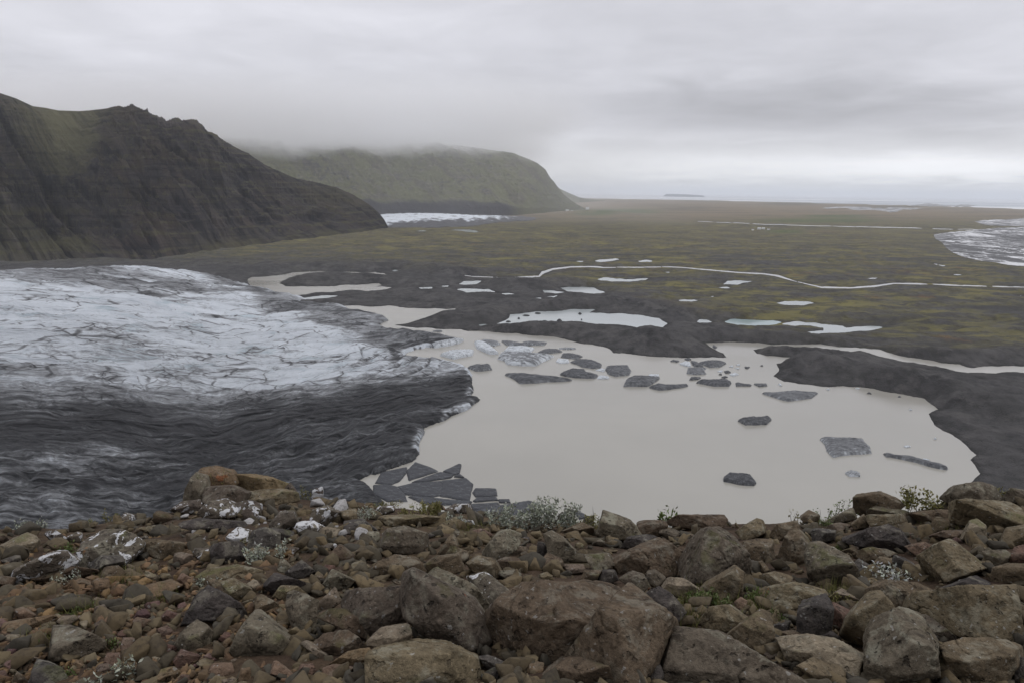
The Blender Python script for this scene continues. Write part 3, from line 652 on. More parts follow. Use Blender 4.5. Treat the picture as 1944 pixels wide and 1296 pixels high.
# ================================================================ MOUNTAINS (crest lines traced, bases on the plain)
def build_mountain(name, crest, base, run, seed, kind, nc=900, nr=230, back=0.6):
    cp = np.array(crest, float); bp = np.array(base, float)
    xs = np.linspace(cp[0, 0], cp[-1, 0], nc); cy = np.interp(xs, cp[:, 0], cp[:, 1]); by = np.interp(xs, bp[:, 0], bp[:, 1])
    by = np.maximum(by, cy + 0.4)
    if kind == 'cliff': cy = cy + (np.abs(noise(xs / 5.0, 0, 0, 11)) * -3.2 + 1.6 * noise(xs / 2.2, 0, 0, 12)) * sstep(205, 225, xs) * sstep(720, 600, xs)
    dc = rays(xs, cy); db = rays(xs, by); azb = np.stack([db[:, 0], db[:, 1]], 1); azb /= np.linalg.norm(azb, axis=1, keepdims=True)
    Db = H * np.hypot(db[:, 0], db[:, 1]) / np.maximum(-db[:, 2], 1e-3)
    rn = np.interp(xs, run[0], run[1]); Dc = Db + rn
    zc = H + Dc * dc[:, 2] / np.hypot(dc[:, 0], dc[:, 1])
    t = np.concatenate([np.linspace(-0.04, 1, nr), 1 + np.linspace(0, back, 26)[1:]])
    Tt, I = np.meshgrid(t, np.arange(nc), indexing='ij'); Dv = Db[I] + rn[I] * Tt
    azc = np.stack([dc[:, 0], dc[:, 1]], 1); azc /= np.linalg.norm(azc, axis=1, keepdims=True)
    X, Y = Dv * azc[I, 0], Dv * azc[I, 1]; zt = zc[I]; tt = np.clip(Tt, 0, 1)
    if kind == 'cliff': prof = 0.34 * tt ** 1.7 + 0.66 * tt ** 0.95
    else: prof = 0.10 * sstep(0, .05, tt) + 0.9 * (0.5 * tt + 0.5 * sstep(0, 1, tt))
    xx = xs[I]
    hs = zt / 500.0
    # buttresses and gullies run down the fall line, lower ends swing to the right of the photo
    g_u = (xx + (1.25 if kind == 'cliff' else 0.9) * 230 * tt * (0.9 if kind == 'cliff' else 0.8)) / (46 if kind == 'cliff' else 70)
    gul = ridged(g_u + 0.5 * fbm(xx / 80, tt * 3, 0, 3, seed + 1), tt * 1.1 + seed, 0, 5, seed + 2, 0.55)
    env = np.sin(np.pi * np.clip(tt, 0, 1)) ** 0.7
    lump = fbm(X / 420, Y / 420, 0, 5, seed + 5, 0.55)
    disp = (gul - 0.35) * (125 if kind == 'cliff' else 75) + lump * (110 if kind == 'cliff' else 100)
    z = zt * prof + env * hs * disp
    if kind == 'cliff':
        # the V shaped valley cut down the left end
        vx = np.interp(tt, [0, 0.25, 0.5, 0.8, 1], [150, 100, 82, 100, 140]); w = np.interp(tt, [0, .5, 1], [95, 60, 70])
        z = z - env * 95 * np.exp(-((xx - vx) / w) ** 2) * hs
        z = z + env * hs * 46 * np.exp(-((xx - (215 + 130 * (1 - tt))) / 55.0) ** 2)
    # strata: rock steps
    fq = 30.0 if kind == 'cliff' else 46.0
    lay = z + 16 * fbm(X / 300, Y / 300, 0, 3, seed + 7); ph = lay / fq; ph = ph + 1.1 * noise(ph * 0.55, X / 900, 0, seed); fr = ph - np.floor(ph)
    stepz = (sstep(0.30, 0.72, fr) - fr) * fq
    stamt = (0.65 if kind == 'cliff' else 0.35) * sstep(-0.35, 0.25, fbm(X / 260, Y / 260, z / 120, 4, seed + 8)) * env
    z = z + stepz * stamt + env * 13 * fbm(X / 60, Y / 60, z / 40, 5, seed + 9, 0.62)
    bk = np.clip(Tt - 1, 0, None); z = z - bk * rn[I] * (0.75 if kind == 'cliff' else 0.12) * np.minimum(1, zt / 200)
    z = np.where(Tt < 0, -8, z) - 1.0 * (Tt < 0.02)
    # colour
    ledge = sstep(0.62, 0.82, fr) * sstep(1.0, 0.85, fr)
    n1 = fbm(X / 160, Y / 160, z / 90, 5, seed + 11, 0.6); n2 = fbm(X / 38, Y / 38, z / 16, 4, seed + 12, 0.6)
    if kind == 'cliff':
        c = np.zeros(X.shape + (3,)) + np.array([0.050, 0.045, 0.046]); c = mixc(c, (0.028, 0.027, 0.031), sstep(0, 0.4, n2) * 0.8)
        c = mixc(c, (0.064, 0.051, 0.046), sstep(0.0, 0.35, n1 + 0.2 * np.exp(-((xx - 270) / 90.0) ** 2)))
        grass = sstep(0.1, 0.45, n1 + 0.7 * ledge + 0.3 * n2 - 0.14) * 0.8
        saddle = np.exp(-((xx - 120) / 85.0) ** 2) * sstep(0.50, 0.8, tt) * sstep(-0.3, 0.2, n1 + 0.35) + sstep(0.35, 0.1, tt) * sstep(200, 60, xx) * 0.25
        low = sstep(0.16, 0.02, tt) * sstep(240, 420, xx) * 0.7 + np.exp(-((xx - 640) / 80.0) ** 2) * sstep(0.3, 0.9, tt) * 0.6
        gr = np.clip(np.maximum(grass, np.maximum(saddle, low * sstep(-0.4, 0.3, n1 + 0.1))), 0, 1)
        c = mixc(c, (0.090, 0.084, 0.044), gr * 0.85); c = mixc(c, (0.135, 0.128, 0.075), np.clip(saddle, 0, 1) * 0.8 * sstep(216, 196, xx + 55 * (1 - tt) * 1.4))
    else:
        c = np.zeros(X.shape + (3,)) + np.array([0.120, 0.122, 0.062]); c = mixc(c, (0.125, 0.115, 0.09), sstep(-0.1, 0.4, n1))
        c = mixc(c, (0.048, 0.046, 0.050), sstep(0.12, 0.45, n2 * 0.8 + n1 * 0.5 + 0.22 * np.exp(-((xx - 600) / 70.0) ** 2) + 0.25 * sstep(0.65, 0.95, gul) - 0.02))
        c = mixc(c, (0.19, 0.18, 0.12), sstep(0.22, 0.5, n2) * sstep(0.55, 0.2, tt) * 0.5)
        c = mixc(c, (0.035, 0.033, 0.040), sstep(0.12, 0.06, tt + 0.02 * n2) * sstep(1010, 960, xx) * 0.95)
        c = mixc(c, (0.075, 0.082, 0.05), sstep(950, 1080, xx) * 0.55)
    V = np.stack([X, Y, z], -1).reshape(-1, 3); cl = 1.0 if kind == 'cliff' else 0.0
    flow = np.stack([g_u * 2.2 + 0.8 * lump, tt * 2.4, 0 * tt], -1).reshape(-1, 3); gz = (1 - 0.75 * np.clip(gr, 0, 1)) if cl else 0 * tt
    mesh_ = mesh(name, V, grid_faces(len(t), nc), M_ROCKFACE, col=c.reshape(-1, 3), extra={'flow': flow, 'zone': np.stack([gz, (1 - cl) * (sstep(0.1, 0.16, tt)), 0 * tt], -1).reshape(-1, 3)}); tag(mesh_, kind='structure')
LEFT_CREST = [(-420,95),(-250,120),(-120,150),(0,177),(30,187),(62,202),(85,205),(110,210),(150,211.5),(170,210),(205,206),(216,204),(217,203),(222,205),(229,203),(236,204),(244,203),(249,200),(256,206),(268,209),(277,210),(279,206),(280,206),(282,214),(292,219),(298,220),(300,222),(304,224),(306,221),(311,226),(316,231),(322,228),(330,225),(338,224),(342,227),(346,230),(348,228),(352,229),(362,227),(374,229),(378,234),(384,238),(388,244),(394,250),(402,252),(412,257),(418,263),(430,271),(446,280),(455,284),(462,288),(470,291),(480,299),(500,312),(520,322),(560,339),(600,347),(640,357),(670,370),(700,388),(718,403),(730,418),(737,432),(742,436)]
LEFT_BASE = [(-420,512),(0,500),(120,498),(250,496),(330,487),(400,478),(480,468),(560,458),(640,448),(700,440),(737,434.5),(742,436.2)]
build_mountain('mountain', LEFT_CREST, LEFT_BASE, ([-420, 0, 250, 450, 600, 700, 742], [1500, 1450, 1250, 1050, 700, 350, 20]), 200, 'cliff', nc=1100)
FAR_CREST = [(380,255),(450,262),(520,262),(600,258),(700,262),(760,262),(800,272),(850,274),(900,280),(950,288),(975,292),(1000,301),(1020,310),(1036,323),(1043,336),(1052,346),(1060,357),(1070,369),(1080,378),(1095,388),(1110,396),(1118,398)]
FAR_BASE = [(380,425),(600,415),(720,411),(820,412),(920,412),(985,412),(1020,408),(1060,402),(1100,398.5),(1118,398.6)]
build_mountain('mountain', FAR_CREST, FAR_BASE, ([380, 900, 1000, 1060, 1118], [2600, 2300, 1700, 900, 30]), 300, 'grassy', nc=620, back=0.8)
build_mountain('mountain', [(1000,345),(1040,348),(1060,357.5),(1080,367),(1100,375.5),(1125,379.5),(1150,381)], [(1000,385),(1100,385),(1150,381.5)],
               ([1000, 1150], [1500, 200]), 400, 'grassy', nc=120, nr=60)
def build_headland():
    xs = np.linspace(1258, 1338, 70); top = np.interp(xs, [1258,1262,1264,1290,1310,1335,1338], [373.6,371.2,368.6,369,369.8,371.5,373.6])
    d = rays(xs, top); hd = np.hypot(d[:, 0], d[:, 1]); rows = []
    for (D, k) in ((42000, 0), (42030, 0.9), (42120, 1.0), (43200, 1.0), (43300, 0)):
        z = (H + D * d[:, 2] / hd) if k else np.full(len(xs), -5.0)
        z = np.maximum(-5 + (z + 5) * (k if k else 0), -5) + (fbm(xs / 5, k, 0, 3, 4) * 4 if k else 0)
        rows.append(np.stack([D * d[:, 0] / hd, D * d[:, 1] / hd, z], 1))
    V = np.concatenate(rows); c = np.zeros((len(V), 3)) + np.array([0.16, 0.18, 0.21])  # pale blue-grey: distance haze is put into the headland's base colour
    tag(mesh('headland', V, grid_faces(5, 70), M_ROCKFACE, col=c), kind='structure')
build_headland()

# ================================================================ ICEBERGS
BERGS = []
def ice_piece(name, px, hgt, dirt, seed, label, cat, group, z0=0.0, flat=False, streak=0.5):
    hgt = hgt * (0.8 if name == 'iceberg' else 1)
    px = np.array(px, float); px = (px - px.mean(0)) * (1.16 if name == 'ice_floe' and len(px) > 3 else 1) + px.mean(0); size = max(np.ptp(px[:, 0]), 2 * np.ptp(px[:, 1]))
    P = poly_world(rough_poly(px, True, 0.03 if flat else 0.06, max(1.2, size / 34), seed, 0.4))
    n = len(P); lo, hi = P.min(0), P.max(0); W_ = max(hi - lo); s = max(W_ / 38, 0.25)
    gx, gy = np.meshgrid(np.arange(lo[0] + s / 2, hi[0], s), np.arange(lo[1] + s / 2, hi[1], s)); rs = np.random.RandomState(seed)
    Q = np.stack([gx.ravel(), gy.ravel()], 1) + rs.uniform(-.3, .3, (gx.size, 2)) * s
    if len(Q): Q = Q[sdist(Q, P) > s * 0.35]
    pts = [Vector((float(a), float(b))) for a, b in np.concatenate([P, Q])]
    vs, es, fs, *_ = delaunay_2d_cdt(pts, [(i, (i + 1) % n) for i in range(n)], [], 1, 1e-5)
    v = np.array([tuple(q) for q in vs]); F = [tuple(f) for f in fs]
    cc = np.array([v[list(f)].mean(0) for f in F]); F = [f for f, k in zip(F, inside(cc, P)) if k]
    sd = np.maximum(sdist(v, P), 0); rad = sd.max() + 1e-6
    ang = rs.uniform(-0.35, 0.35); ca, sa = math.cos(ang), math.sin(ang); a = v[:, 0] * ca + v[:, 1] * sa; b = -v[:, 0] * sa + v[:, 1] * ca
    b0, b1 = b.min(), b.max(); sl = rs.uniform(0.3, 0.9)
    k = W_ / 8.0
    nz = fbm(a / k / 1.6, b / k / 0.6, 0, 5, seed); rg = ridged(a / k / 1.2, b / k / 0.45, 0, 4, seed + 3)
    edge = 1 - np.exp(-sd / (rad * (0.10 if flat else 0.22)))
    wedge = 1 - sl * (b - b0) / (b1 - b0 + 1e-6)
    z = hgt * edge * (0.35 + 0.55 * (wedge if not flat else 0.6) + (0.15 if flat else 0.5) * nz + (0.05 if flat else 0.25) * (rg - .4)) + (0.25 * hgt) * (sd > 1e-4)
    z = np.maximum(z, 0.06 * hgt); z[sd <= 1e-4] = -0.5
    # debris: dark on top, cleaner at the water line
    tb = fbm(a / k / 2.2, b / k / 0.35, 0, 5, seed + 9, 0.6); t2 = fbm(a / k / .5, b / k / 0.25, 0, 4, seed + 13)
    d = np.clip(dirt + 0.06 + streak * 1.4 * tb + 0.4 * t2 - 0.25 * sstep(rad * 0.22, 0, sd) * (1 if dirt < 0.9 else 0.6), 0, 1)
    c = np.zeros((len(v), 3)) + np.array([0.56, 0.59, 0.61]); c = mixc(c, (0.16, 0.165, 0.17), sstep(0.12, 0.55, d)); c = mixc(c, (0.05, 0.052, 0.057), sstep(0.5, 1.0, d))
    V = np.column_stack([v, z + z0])
    loc = (float(v[:, 0].mean()), float(v[:, 1].mean()), z0)
    o = mesh(name, V, F, M_BERG, col=c, loc=loc, smooth=not (dirt < 0.35)); tag(o, label, cat, group); return o
GB, GF, GW = 'icebergs afloat in the lagoon', 'ice floes at the glacier foot', 'small brash ice in the lagoon'
for i, (p, h, d, l) in enumerate([
 ([(955,711),(969,710),(1015,713),(1053,716),(1089,722),(1053,725),(987,729),(974,719)], 5, .85, 'long low dark iceberg tapering right, below the big streaky berg'),
 ([(1062,711),(1084,701),(1110,702),(1115,709),(1136,713),(1131,718),(1107,718),(1074,715)], 5, .85, 'dark peaked iceberg with a white tail of ice at its right'),
 ([(1137,713.5),(1145,713),(1156,715.5),(1156,719),(1133,718.6)], 2, .1, 'white tail of ice on the right end of the dark peaked iceberg'),
 ([(1149,702),(1151,696),(1192,694),(1199,705),(1195,712),(1169,715),(1154,710)], 5, .75, 'rounded grey square-backed iceberg right of the white brash patch'),
 ([(1082,688),(1095,682.6),(1125,684),(1143,692),(1141,698),(1125,700),(1105,697)], 4, .82, 'smooth dark oval iceberg right of the crumbled white ice'),
 ([(1064,678),(1068,671),(1084,671),(1107,677),(1095,682),(1074,680)], 3, .8, 'small dark iceberg touching the crumbled white ice from behind'),
 ([(1055,687),(1059,680.5),(1079,682),(1081,688),(1079,689),(1064,690)], 2.5, .06, 'crumbled white ice left of the smooth dark oval iceberg'),
 ([(944,682),(951,671),(981,670.5),(1028,673),(1053,677),(1043,682),(1017,695),(963,692.5),(958,685.6)], 8, .42, 'largest iceberg, grey and white streaked, near the glacier snout'),
 ([(1020,670),(1033,664),(1059,664),(1068,668),(1041,671.5)], 3.5, .75, 'narrow grey ice slab behind the largest streaked iceberg'),
 ([(956,667.5),(963,660),(992,658.5),(1015,662),(1009,669),(981,669.5)], 5, .10, 'jagged white iceberg lying directly behind the largest streaked one'),
 ([(951,648),(974,650),(1012,656.5),(992,658),(961,656)], 4, .6, 'long grey iceberg farthest back, left of the flat wedge'),
 ([(990,651),(1007,648),(1039,651),(1033,656),(1015,656)], 3.5, .6, 'flat wedge shaped grey iceberg farthest back in the cluster'),
 ([(1059,662),(1074,660),(1095,662),(1074,664)], 2, .45, 'thin pale sliver of ice near the dark far shore'),
 ([(900,651),(915,650),(935,662),(947,672),(930,673),(905,662)], 6, .08, 'bright white broken iceberg slanting down left of the cluster'),
 ([(905,649.5),(920,645),(944,648),(951,654),(938,658),(925,653)], 3.5, .5, 'grey speckled iceberg behind the bright slanting one'),
 ([(835,675),(858,669),(900,667),(897,675),(862,682.5)], 7, .12, 'white crevassed iceberg closest to the glacier front'),
 ([(887,699),(904,694),(931,694),(935,702),(904,705)], 5, .72, 'squat dark iceberg with white rim beside the glacier nose'),
 ([(816,657),(866,646),(881,647),(870,653),(827,661)], 6, .25, 'long pale iceberg lying along the glacier tongue'),
 ([(820,630),(830,627),(840,628),(838,631)], 2, .6, 'lone small grey iceberg in the upper inlet'),
 ([(1183,734),(1190,720),(1203,715),(1231,716.5),(1254,717.5),(1244,725),(1236,731),(1228,734)], 6, .75, 'broad dark iceberg with a strip of white ice behind it'),
 ([(1231,711),(1251,710.5),(1251,715.5),(1232,715)], 2, .03, 'narrow white strip of ice behind the broad dark iceberg'),
 ([(1231,736),(1246,729.5),(1264,732),(1305,730),(1307,733),(1251,741)], 4, .85, 'thin black iceberg pointing right below the broad dark one'),
 ([(1321,727),(1331,722),(1354,723),(1377.5,720),(1389,727),(1385,733),(1359.5,734),(1341.5,730.6)], 5, .85, 'black two-humped iceberg in the middle of the lagoon'),
 ([(1395.5,727.5),(1401,727),(1427,730.6),(1426,733),(1397,733)], 2.5, .8, 'low dark iceberg just right of the two-humped one'),
 ([(1308,721.6),(1311,716),(1331,717),(1326,720.5)], 2.5, .85, 'small dark iceberg behind the black two-humped one'),
 ([(1303,709),(1305.5,699),(1341.5,699),(1336,703.6),(1341.5,710),(1316,711)], 4, .62, 'grey bow-tie shaped iceberg with a notched right side'),
 ([(1326,689),(1341.5,685.6),(1367,686),(1379,690),(1367,697),(1347,698)], 4, .78, 'dark winged iceberg off the tip of the gravel spit'),
 ([(1272,686),(1277,684),(1290,685.6),(1285,688)], 2, .75, 'little dark iceberg left of the crumbled ice by the spit'),
 ([(1289,691),(1300,686.5),(1310,688),(1312,696),(1300,695)], 3, .1, 'crumbled white ice off the gravel spit beside the dark wedge'),
 ([(1311,685.6),(1323.5,688),(1336,696.6),(1318,696),(1313,691)], 3, .75, 'dark wedge of ice against the crumbled white ice off the spit'),
 ([(1299,682),(1308,680),(1313,683),(1305,684.5)], 2, .8, 'tiny dark iceberg nearest the shore of the gravel spit'),
 ([(1430,729),(1455.5,728.5),(1457,732.5),(1441,734)], 2.5, .7, 'small grey iceberg left of the peninsula, alone'),
 ([(1444,746),(1507,742),(1554,746),(1541,756),(1496,762),(1474,756)], 4, .68, 'flat grey diamond shaped iceberg below the peninsula'),
 ([(1400,799),(1415,795.5),(1457,792),(1465,797),(1455.5,806),(1415,807)], 5, .85, 'dark loaf shaped iceberg alone in the open lagoon'),
 ([(1555.5,834),(1563,832),(1639,835),(1641,840),(1652,850),(1655.5,861),(1581,869),(1569,856),(1565,843)], 5, .60, 'large square grey iceberg with a split across its back'),
 ([(1676,861),(1722,867),(1755.5,876),(1800,889),(1798,892),(1752,882),(1681,867)], 3.5, .68, 'long thin grey iceberg pointing at the right shore'),
 ([(1750,871.5),(1765,873),(1759,876),(1752,875)], 1.6, .02, 'white lump of ice against the long thin iceberg'),
 ([(1604,898),(1615,894),(1633,900),(1633,905),(1611,904)], 3, .35, 'small streaked white iceberg below the large square one'),
 ([(1373,907),(1383,899),(1424.5,902),(1436.5,917),(1431,922),(1404,920),(1373,914)], 4.5, .9, 'dark oval iceberg nearest to the rocks'),
 ([(1715,847),(1722,845),(1730,848),(1720,850)], 1.2, .1, 'small pale ring of ice between the square berg and shore'),
 ([(1374,705),(1383,703.6),(1388,707),(1377.5,709)], 2, .85, 'small dark iceberg among white scraps of brash ice'),
 ([(1413.5,696),(1424,697),(1419,700.4),(1414,699)], 1.6, .9, 'small black iceberg right of the white scraps'),
 ([(1645,747),(1650,744),(1655,748)], 1.5, .9, 'tiny dark peaked iceberg by the north-east shore'),
 ([(1354,654),(1362,659),(1358,663),(1352,659)], 1.5, .85, 'dark lump of ice in the small bay beside the spit'),
]): ice_piece('iceberg', p, h, d, 500 + i * 7, l, 'iceberg', GB, streak=0.6 if 'streaked' in l else 0.42)
FL = 'dark flat ice floe '
for i, (p, l) in enumerate([
 ([(715,916),(727,898),(771,889),(768,900),(757,913),(742,919)], 'wedged between the clear pool and the cracked raft'),
 ([(778,911),(774,894),(789,879),(812,887),(829,895),(789,907)], 'with a pointed top at the upper left of the raft'),
 ([(786,915),(835,897.5),(858,902),(853,907.5),(812,914)], 'shaped as a sliver across the middle of the raft'),
 ([(843,894.5),(870,882),(875,883),(872,898),(862,901)], 'with a horn sticking up at the raft top right'),
 ([(861,905.5),(873,900),(883,907.5)], 'smallest triangle on the right side of the raft'),
 ([(758,925),(785,918.5),(838,915),(834,939),(819,942.5),(773,938.5)], 'largest plate on the left of the cracked raft'),
 ([(842,914.5),(883,910),(895,920),(889,949),(854,943),(838,940.5)], 'largest plate on the right of the cracked raft'),
 ([(778,942.5),(820,945),(889,952),(885,960),(808,957)], 'long strip under the two largest plates'),
 ([(899,935),(904,928),(939,929),(941,940.5),(904,942.5)], 'square plate drifting right of the raft'),
 ([(900,951),(908,945),(939,944.5),(943,950),(904,953)], 'narrow plate just below the square one'),
 ([(893,958),(943,955),(949,966),(900,968)], 'half hidden behind the foreground rocks below the narrow plate'),
 ([(947,949),(966,949),(968,954.5),(949,954)], 'small rectangle at the right end of the raft'),
 ([(712,922),(740,922.5),(755,926),(766,938),(770,950),(735,950),(712,938)], 'joined to the glacier left of the largest plates'),
 ([(905,970),(950,960),(1000,952),(1028,961),(1010,972),(950,980)], 'low one behind the grey willow shrub'),
 ([(1088,969),(1100,972),(1116,981),(1100,985)], 'thin sliver between the willow and the triangular crest rock'),
]): ice_piece('ice_floe', p, 1.3, 1.1, 900 + i * 5, FL + l, 'ice floe', GF, flat=True, streak=0.5)
for i, (p, d, l) in enumerate([
 ([(1397,693),(1404,691),(1405,694)], 0, 'white scrap of ice, rightmost and highest of the brash cluster'),
 ([(1384,696),(1391,693.5),(1392,697)], 0, 'white scrap of ice at the upper left of the brash cluster'),
 ([(1395,699),(1404,698.6),(1403,701)], 0, 'white scrap of ice under the highest one in the brash cluster'),
 ([(1361,705),(1372,703),(1370,707)], 0, 'white scrap of ice left of the small dark berg in the cluster'),
 ([(1383,711),(1395,707),(1403,711),(1392,714)], .1, 'largest white scrap, lowest right of the brash cluster'),
 ([(1369,716),(1377,713.4),(1382,716),(1375,717.5)], .9, 'black scrap of ice, lowest of the brash cluster'),
 ([(1364,711),(1369,709),(1371,712)], .9, 'black scrap of ice, leftmost of the brash cluster'),
 ([(1568,739),(1575,738),(1574,741)], 0, 'white speck of ice under the peninsula tip, left of two'),
 ([(1477,729),(1482,728),(1485,733),(1480,732)], 0, 'white speck of ice against the peninsula above the diamond berg'),
 ([(1623,737),(1633,736.5),(1630,739)], 0, 'white speck of ice close under the black peninsula shore'),
 ([(1772,833),(1776,830.5),(1778,834)], 0, 'white speck of ice near the eastern gravel shore'),
 ([(1725,778),(1730,776),(1731,779)], 0, 'white speck of ice alone in the north-eastern bay'),
 ([(1704,753.6),(1707,752.4),(1711,754)], .8, 'dark speck of ice close to the curved eastern shore'),
 ([(1443,694.5),(1447,693.5),(1449,695)], .8, 'dark speck of ice left of the gravel spit tip'),
 ([(1141,698.5),(1150,701),(1147,706),(1130,703)], .1, 'patch of white brash ice left of the square-backed iceberg'),
 ([(750,652.5),(756,650.5),(757,653)], .1, 'white speck of ice near the debris-covered ice edge'),
]): ice_piece('brash_ice', p, 1.2, d, 1100 + i * 5, l, 'ice chunk', GW)

# dark islets and bars standing in the long grey pond
for i, (x, y, w, h) in enumerate([(999,599.5,7,1.2),(985,605,2.5,1.4),(1021,595.5,6,1.2),(1101,596,3.5,2.0),(1062,609,5,2.6),(1034,611,7,1.6),(965,611,5,1.2),(1055,612.5,8,0.9),(1104,607.5,1.5,.7)]):
    p = [(x - w, y), (x - w * .4, y - h), (x + w * .5, y - h * .8), (x + w, y + h * .2), (x + w * .3, y + h), (x - w * .5, y + h * .7)]
    o = ice_piece('islet', p, 1.6, 1.4, 1300 + i, None, None, None, z0=0.1, streak=0.1); o.data.materials[0] = M_GROUND; tag(o, kind='structure')

# ================================================================ BRAIDED RIVER ON THE RIGHT
def build_braids():
    t = NT('braided_river'); v = t.coord('Object', (1 / 330, 1 / 900, 1), (0, 0, 0.25))
    f = t.noise(v, 1.0, 9, 0.62, 1.2); g = t.noise(v, 3.1, 6, 0.6, 0.6)
    a = t.math('ABSOLUTE', t.math('SUBTRACT', f, 0.5)); b = t.math('ABSOLUTE', t.math('SUBTRACT', g, 0.5))
    w = t.math('MAXIMUM', t.ramp(a, 0.022, 0.013), t.ramp(b, 0.016, 0.009)); w2 = t.ramp(t.noise(v, 0.55, 3), 0.45, 0.62)
    w = t.math('MAXIMUM', w, t.math('MULTIPLY', w2, t.ramp(a, 0.036, 0.026)))
    p = t.n('ShaderNodeBsdfPrincipled'); p.inputs['Base Color'].default_value = (0.06, 0.06, 0.062, 1); p.inputs['Roughness'].default_value = 0.9
    q = t.n('ShaderNodeBsdfPrincipled'); q.inputs['Base Color'].default_value = (0.58, 0.58, 0.58, 1); q.inputs['Roughness'].default_value = 0.22
    m = t.n('ShaderNodeMixShader'); t.L.new(w, m.inputs[0]); t.L.new(p.outputs[0], m.inputs[1]); t.L.new(q.outputs[0], m.inputs[2]); t.L.new(m.outputs[0], t.out.inputs['Surface'])
    for P in BRAIDW: tag(flat_sheet('river', P, 0.5, t.m), kind='structure')
build_braids()

# ================================================================ AIR: thin haze over everything, low cloud mist on the mountain tops
def build_air():
    def box(name, lo, hi, mat):
        V = [(x, y, z) for x in (lo[0], hi[0]) for y in (lo[1], hi[1]) for z in (lo[2], hi[2])]
        F = [(0, 1, 3, 2), (4, 6, 7, 5), (0, 4, 5, 1), (2, 3, 7, 6), (0, 2, 6, 4), (1, 5, 7, 3)]
        c = tuple((a + b) / 2 for a, b in zip(lo, hi)); o = mesh(name, V, F, mat, smooth=False, loc=c); return tag(o, kind='stuff')
    m = NT('haze_air'); p = m.n('ShaderNodeVolumePrincipled'); p.inputs['Color'].default_value = (0.93, 0.96, 1.0, 1); p.inputs['Density'].default_value = 2.3e-5
    p.inputs['Anisotropy'].default_value = 0.0; m.L.new(p.outputs[0], m.out.inputs['Volume'])
    box('haze', (-340000, -340000, -12), (340000, 340000, 1000), m.m)
    m = NT('mist_cloud'); p = m.n('ShaderNodeVolumePrincipled'); p.inputs['Color'].default_value = (1, 1, 1, 1); p.inputs['Anisotropy'].default_value = 0.3
    g = m.n('ShaderNodeNewGeometry'); sp = m.n('ShaderNodeSeparateXYZ'); m.L.new(g.outputs['Position'], sp.inputs[0])
    mp = m.n('ShaderNodeMapping'); mp.inputs['Scale'].default_value = (1 / 1100, 1 / 1100, 1 / 420); m.L.new(g.outputs['Position'], mp.inputs[0])
    nz = m.noise(mp.outputs[0], 1.0, 4, 0.6)
    zz = m.math('ADD', sp.outputs[2], m.math('MULTIPLY', m.math('SUBTRACT', nz, 0.5), 620.0))
    zz = m.math('ADD', zz, m.math('MULTIPLY', m.math('ADD', sp.outputs[0], 1500.0), -0.045))
    den = m.ramp(zz, 420, 640, 0.0, 1.0); den = m.math('MULTIPLY', m.math('MULTIPLY', den, den), m.ramp(sp.outputs[2], 690, 900, 1, 0))
    fx = m.math('MULTIPLY', m.ramp(sp.outputs[0], 650, -450, 0, 1), m.ramp(sp.outputs[1], 3300, 4600, 0, 1))
    fx2 = m.math('MULTIPLY', m.ramp(sp.outputs[0], 1450, 900, 0, 1), m.math('MULTIPLY', m.ramp(sp.outputs[1], 3300, 4600, 0, 1), m.ramp(sp.outputs[2], 800, 500, 0, 1)))
    m.L.new(m.math('ADD', m.math('MULTIPLY', m.math('MULTIPLY', den, fx), 0.0030), m.math('MULTIPLY', fx2, 5.5e-5)), p.inputs['Density'])
    m.L.new(p.outputs[0], m.out.inputs['Volume']); m.m.cycles.volume_step_rate = 1.0
    box('mist', (-7500, 3300, -11), (1500, 10500, 990), m.m)
build_air()

# ================================================================ FARMS ON THE PLAIN
def farm(px, py, w, label, ang, roofm):
    B = ground([px], [py], 0.0)[0]; k = np.linalg.norm(B - [0, 0, H]) / FPX; L = w * k; D = L * 0.45; hh = L * 0.22; B[2] = 8.0 if py > 420 else 12.0
    root = empty('farmhouse', tuple(B)); root.rotation_euler = (0, 0, ang); tag(root, label, 'farmhouse', 'farm buildings on the far plain')
    V = [(sx * L / 2, sy * D / 2, z) for z in (-14, hh) for sx, sy in ((-1, -1), (1, -1), (1, 1), (-1, 1))] + [(-L / 2, 0, hh * 1.75), (L / 2, 0, hh * 1.75)]
    F = [(0, 1, 5, 4), (2, 3, 7, 6), (1, 2, 6, 9, 5), (3, 0, 4, 8, 7)]; mesh('wall', V, F, WALLM, root, smooth=False)
    e = L * 0.04; R = [(-L / 2 - e, -D / 2 - e, hh * .93), (L / 2 + e, -D / 2 - e, hh * .93), (L / 2 + e, 0, hh * 1.8), (-L / 2 - e, 0, hh * 1.8), (L / 2 + e, D / 2 + e, hh * .93), (-L / 2 - e, D / 2 + e, hh * .93)]
    mesh('roof', R, [(0, 1, 2, 3), (3, 2, 4, 5)], roofm, root, smooth=False)
t = NT('white_plaster'); WALLM = t.done(t.mix((0.75, 0.75, 0.74), (0.6, 0.6, 0.6), t.noise(t.coord('Object'), 0.5, 3)), 0.8)
t = NT('pale_roof_sheet'); ROOFA = t.done(t.mix((0.55, 0.56, 0.57), (0.45, 0.46, 0.47), t.noise(t.coord('Object'), 0.5, 3)), 0.6)
t = NT('dark_roof_sheet'); ROOFB = t.done(t.mix((0.12, 0.09, 0.09), (0.16, 0.12, 0.11), t.noise(t.coord('Object'), 0.5, 3)), 0.6)
